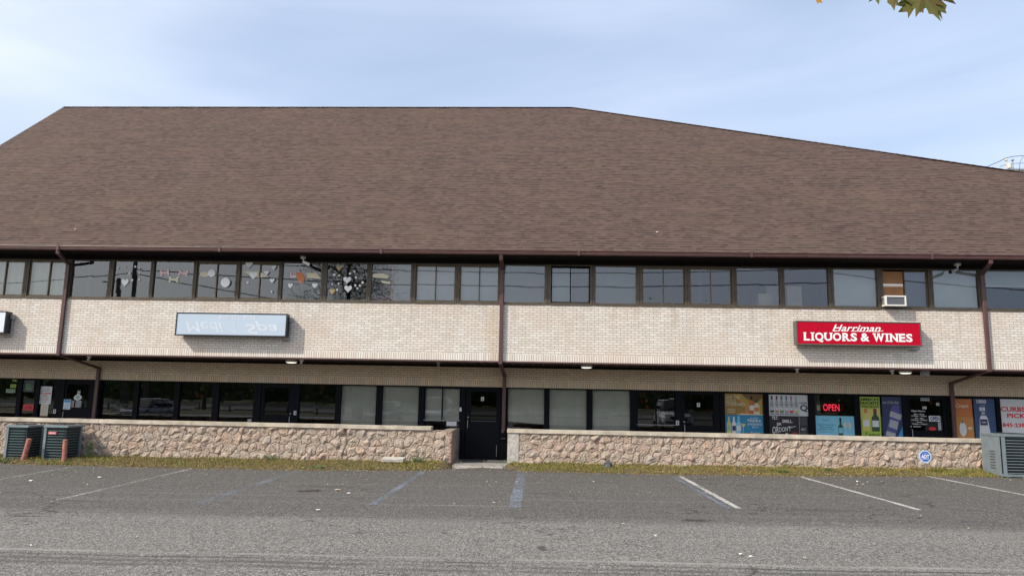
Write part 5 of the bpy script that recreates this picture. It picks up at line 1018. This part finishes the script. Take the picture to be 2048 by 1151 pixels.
# guardrail by the road
T = thing('guardrail', 'galvanised guardrail along the road mirrored in the shop windows', 'guardrail'); c = MB(); prof = [(0, .45), (-.05, .5), (0, .55), (-.05, .62), (0, .68)]; vs = [(x, -47+a, b-.3) for x in (-60, 60) for a, b in prof]; c.add(vs, [(i, i+1, i+6, i+5) for i in range(4)], mat('galvanised', (.45, .46, .47), .4, .5, .1)); c.build('rail', T)
for k in range(40): c = MB(); x = -58.5+3*k; c.box(x-.05, x+.05, -47.2, -47.05, -.5, .36, M_pole); c.build('post', T)
# vehicles
def vehicle(X, Yv, label, paint, H=1.75, Wd=1.9, Ln=4.7, rot=0.):
    T = thing('parked_car', label, 'car', 'vehicles parked across the lot'); T.location = (X, Yv, gz(X)); T.rotation_euler.z = rot
    P_ = mat('car_paint_'+paint[0], paint[1], .25, .1, .03, coat=.6); G_ = mat('car_glass', (.015, .018, .02), .05, var=0); tyre = mat('tyre_rubber', (.02, .02, .02), .8); rim = mat('alloy_rim', (.4, .4, .42), .3, .8)
    def loft(secs, m_, nm):     # section: (y, half width bottom, half width top, z bottom, z top)
        c = MB(); vs = []; K = 10
        for (y, wb, wt, z0, z1) in secs:
            pts = [(-wb*.92, z0), (-wb, z0+(z1-z0)*.2), (-wb, z0+(z1-z0)*.55), (-wt, z0+(z1-z0)*.88), (-wt*.9, z1), (wt*.9, z1), (wt, z0+(z1-z0)*.88), (wb, z0+(z1-z0)*.55), (wb, z0+(z1-z0)*.2), (wb*.92, z0)]; vs += [(a, y, b) for a, b in pts]
        fs = [(i*K+j, i*K+(j+1) % K, (i+1)*K+(j+1) % K, (i+1)*K+j) for i in range(len(secs)-1) for j in range(K)]; fs += [list(range(K))[::-1], [(len(secs)-1)*K+j for j in range(K)]]
        c.add(vs, fs, m_); return c.build(nm, T, smooth=False)
    w = Wd/2; f = Ln/2; hb = H*.58
    loft([(-f, w*.8, w*.75, .42, hb*.85), (-f+.15, w*.95, w*.9, .3, hb*.98), (-f+1, w, w*.96, .25, hb), (0, w, w*.96, .25, hb), (f-1.3, w, w*.94, .25, hb*.98), (f-.5, w*.98, w*.86, .25, hb*.92), (f-.08, w*.9, w*.78, .3, hb*.8), (f, w*.8, w*.7, .38, hb*.66)], P_, 'body')
    loft([(-f+.25, w*.86, w*.70, hb*.96, H*.93), (-f+.7, w*.9, w*.74, hb*.96, H*.97), (f-2.1, w*.9, w*.74, hb*.96, H*.965), (f-1.2, w*.88, w*.80, hb*.9, hb*1.02)], G_, 'window_band')
    loft([(-f+.3, w*.70, w*.64, H*.92, H*.96), (-f+.8, w*.75, w*.70, H*.93, H), (0, w*.76, w*.70, H*.94, H), (f-2.15, w*.72, w*.66, H*.92, H*.975)], P_, 'roof')
    for sx in (-1, 1):
        c = MB(); c.box(sx*w*.62-.2, sx*w*.62+.2, f-.16, f-.03, hb*.66, hb*.8, mat('headlamp', (.75, .78, .8), .1, .3, .02)); c.build('headlight', T)
        c = MB(); c.box(min(sx*w, sx*(w+.2)), max(sx*w, sx*(w+.2)), f-1.75, f-1.62, hb*1.0, hb*1.17, P_); c.build('mirror', T)
        for yy in (-f+.9, f-.95): c = MB(); c.lathe((sx*(w-.11), yy, .34), [(.30, -.11), (.34, -.08), (.34, .08), (.30, .11)], tyre, 18, 'x'); c.lathe((sx*(w-.11), yy, .34), [(.2, -.112), (.205, .112)], rim, 14, 'x'); c.build('wheel', T)
    c = MB(); c.box(-w*.5, w*.5, f-.05, f+.01, hb*.50, hb*.70, mat('grille_black', (.02, .02, .022), .4)); c.box(-w*.8, w*.8, f-.1, f+.03, .34, .42, mat('lower_trim', (.06, .06, .065), .5)); c.build('grille', T)
dp = 22.2+23.; vehicle((1338-1086)/F*dp, Y2-23, 'white sport utility vehicle mirrored in the slider left of door 9', ('white', (.7, .7, .7))); vehicle((872-1086)/F*dp, Y2-23.4, 'silver utility vehicle mirrored in the slider left of door A', ('silver', (.42, .43, .45)))
vehicle((770-1086)/F*(dp+4), Y2-27, 'dark low car mirrored in the beige-shaded shop windows', ('dark', (.03, .033, .04)), H=1.4); vehicle((300-1086)/F*(dp+6), Y2-28, 'grey low car mirrored in the left shop windows', ('grey', (.22, .23, .25)), H=1.42)

# ------------------------------------------------------------------ maple whose lowest limb hangs over the photographer
T = thing('maple_tree', 'maple whose yellow-green leaves dangle into the top right corner', 'tree'); c = MB(); tx, ty = 14.7, -24.
c.rod([(tx, ty, -.4), (tx+.15, ty, 4), (tx, ty, 8), (tx-.2, ty, 12.5), (tx, ty, 16)], [.3, .24, .2, .12, .04], M_bark, 12)
LD = 2.6
tipc = [hit(px, py, y=CAM.y+LD) for px, py in ((1618, -60), (1650, -75), (1745, -62), (1790, -52), (1840, -52), (1880, -70))]
limb = [Vector((tx, ty, 5.2)), Vector((11, -22.5, 5.6)), Vector((7, -20.6, 5.3)), Vector((3.6, -18.6, 4.5)), Vector((2.1, CAM.y+LD+.1, 4.1)), Vector((1.4, CAM.y+LD, 3.95)), Vector((1.0, CAM.y+LD, 3.85))]
c.rod(limb, [.12, .09, .06, .035, .015, .009, .005], M_bark, 8)
for p in tipc: q = min(limb[4:], key=lambda v: (v-p).length); c.rod([q, (q+p)/2+Vector((0, 0, .03)), p], [.006, .004, .003], M_bark, 6)
for k in range(12): a = k*2.1; c.rod([(tx, ty, 11+.3*k), (tx+cos(a)*2.6, ty+sin(a)*2.6, 12.5+.35*k)], [.07, .02], M_bark, 6)
c.build('trunk', T)
g = N('maple_leaf'); o = g.obj(); nn = g.noise(o, 30, 4, .7); cc = g.mix(g.ramp(nn, .35, .65), (.10, .12, .02), (.16, .10, .025)); g.col(cc); g.b.inputs['Roughness'].default_value = .6
tl = g.n('ShaderNodeBsdfTranslucent', {'Color': (.20, .19, .03, 1)}); ms = g.n('ShaderNodeMixShader', {0: .3, 1: g.b.outputs[0], 2: tl.outputs[0]}); g.t.links.new(ms.outputs[0], g.t.nodes['Material Output'].inputs['Surface']); M_ml = g.m
M_ml2 = mat('orange_maple_leaf', (.50, .26, .02), .6, var=.3, vscale=30)
LOBE = [(0, 1.0), (.07, .80), (.15, .78), (.13, .58), (.30, .66), (.26, .47), (.62, .72), (.56, .55), (.74, .50), (.60, .40), (.66, .30), (.42, .22), (.80, .02), (.60, -.04), (.62, -.18), (.30, -.10), (.22, -.24), (.0, -.10)]
def leaf(cr_, p, s_, rot, tilt, m_):
    pts = LOBE + [(-u, v) for u, v in LOBE[-2:0:-1]]; out = []
    for u, v in pts:
        u *= random.uniform(.92, 1.08); v *= random.uniform(.94, 1.06); a, b = (u*cos(rot)-v*sin(rot))*s_, (u*sin(rot)+v*cos(rot))*s_
        out.append(p + RT*a + UP*b*cos(tilt) + fwd*(b*sin(tilt) + abs(u)*s_*.15))
    cr_.add([p]+out, [(0, i+1, (i+1) % len(out)+1) for i in range(len(out))], m_)
cr_ = MB(); k = LD*1./F   # metres per photo pixel at that distance
for (px, py, r, rot, tilt, m_) in [(1838, -30, 92, pi+.32, .3, M_ml), (1852, -28, 86, pi-.42, .3, M_ml), (1782, -36, 80, pi-.12, .4, M_ml), (1744, -38, 72, pi-.05, .5, M_ml), (1645, -52, 70, pi, .6, M_ml), (1628, -32, 54, pi-.65, .3, M_ml2), (1890, -46, 60, pi-.1, .4, M_ml), (1700, -80, 60, pi+.3, .6, M_ml), (1930, -80, 60, pi, .6, M_ml)]:
    leaf(cr_, hit(px, py, y=CAM.y+LD), r*k*1.0, rot, tilt, m_)
for i in range(260):
    q = random.choice(limb[1:4])+Vector((random.gauss(0, 1.2), random.gauss(0, .8), abs(random.gauss(.5, .5)))); leaf(cr_, q, random.uniform(.07, .12), random.uniform(0, 6), random.uniform(-.8, .8), M_ml if random.random() < .8 else M_ml2)
for i in range(1500):
    a = random.uniform(0, 6.28); r = random.random()**.5*3.2; q = Vector((tx+r*cos(a), ty+r*sin(a), random.uniform(12, 17.5))); d = Vector((random.gauss(0, 1), random.gauss(0, 1), random.gauss(0, .6))).normalized(); e = d.cross(Vector((0, .1, 1))).normalized(); s_ = random.uniform(.12, .2)
    cr_.add([q, q+d*s_*.5+e*s_*.45, q+d*s_*1.2, q+d*s_*.5-e*s_*.45], [(0, 1, 2, 3)], leafm[random.choice((0, 0, 1, 2, 3))])
cr_.build('crown', T)
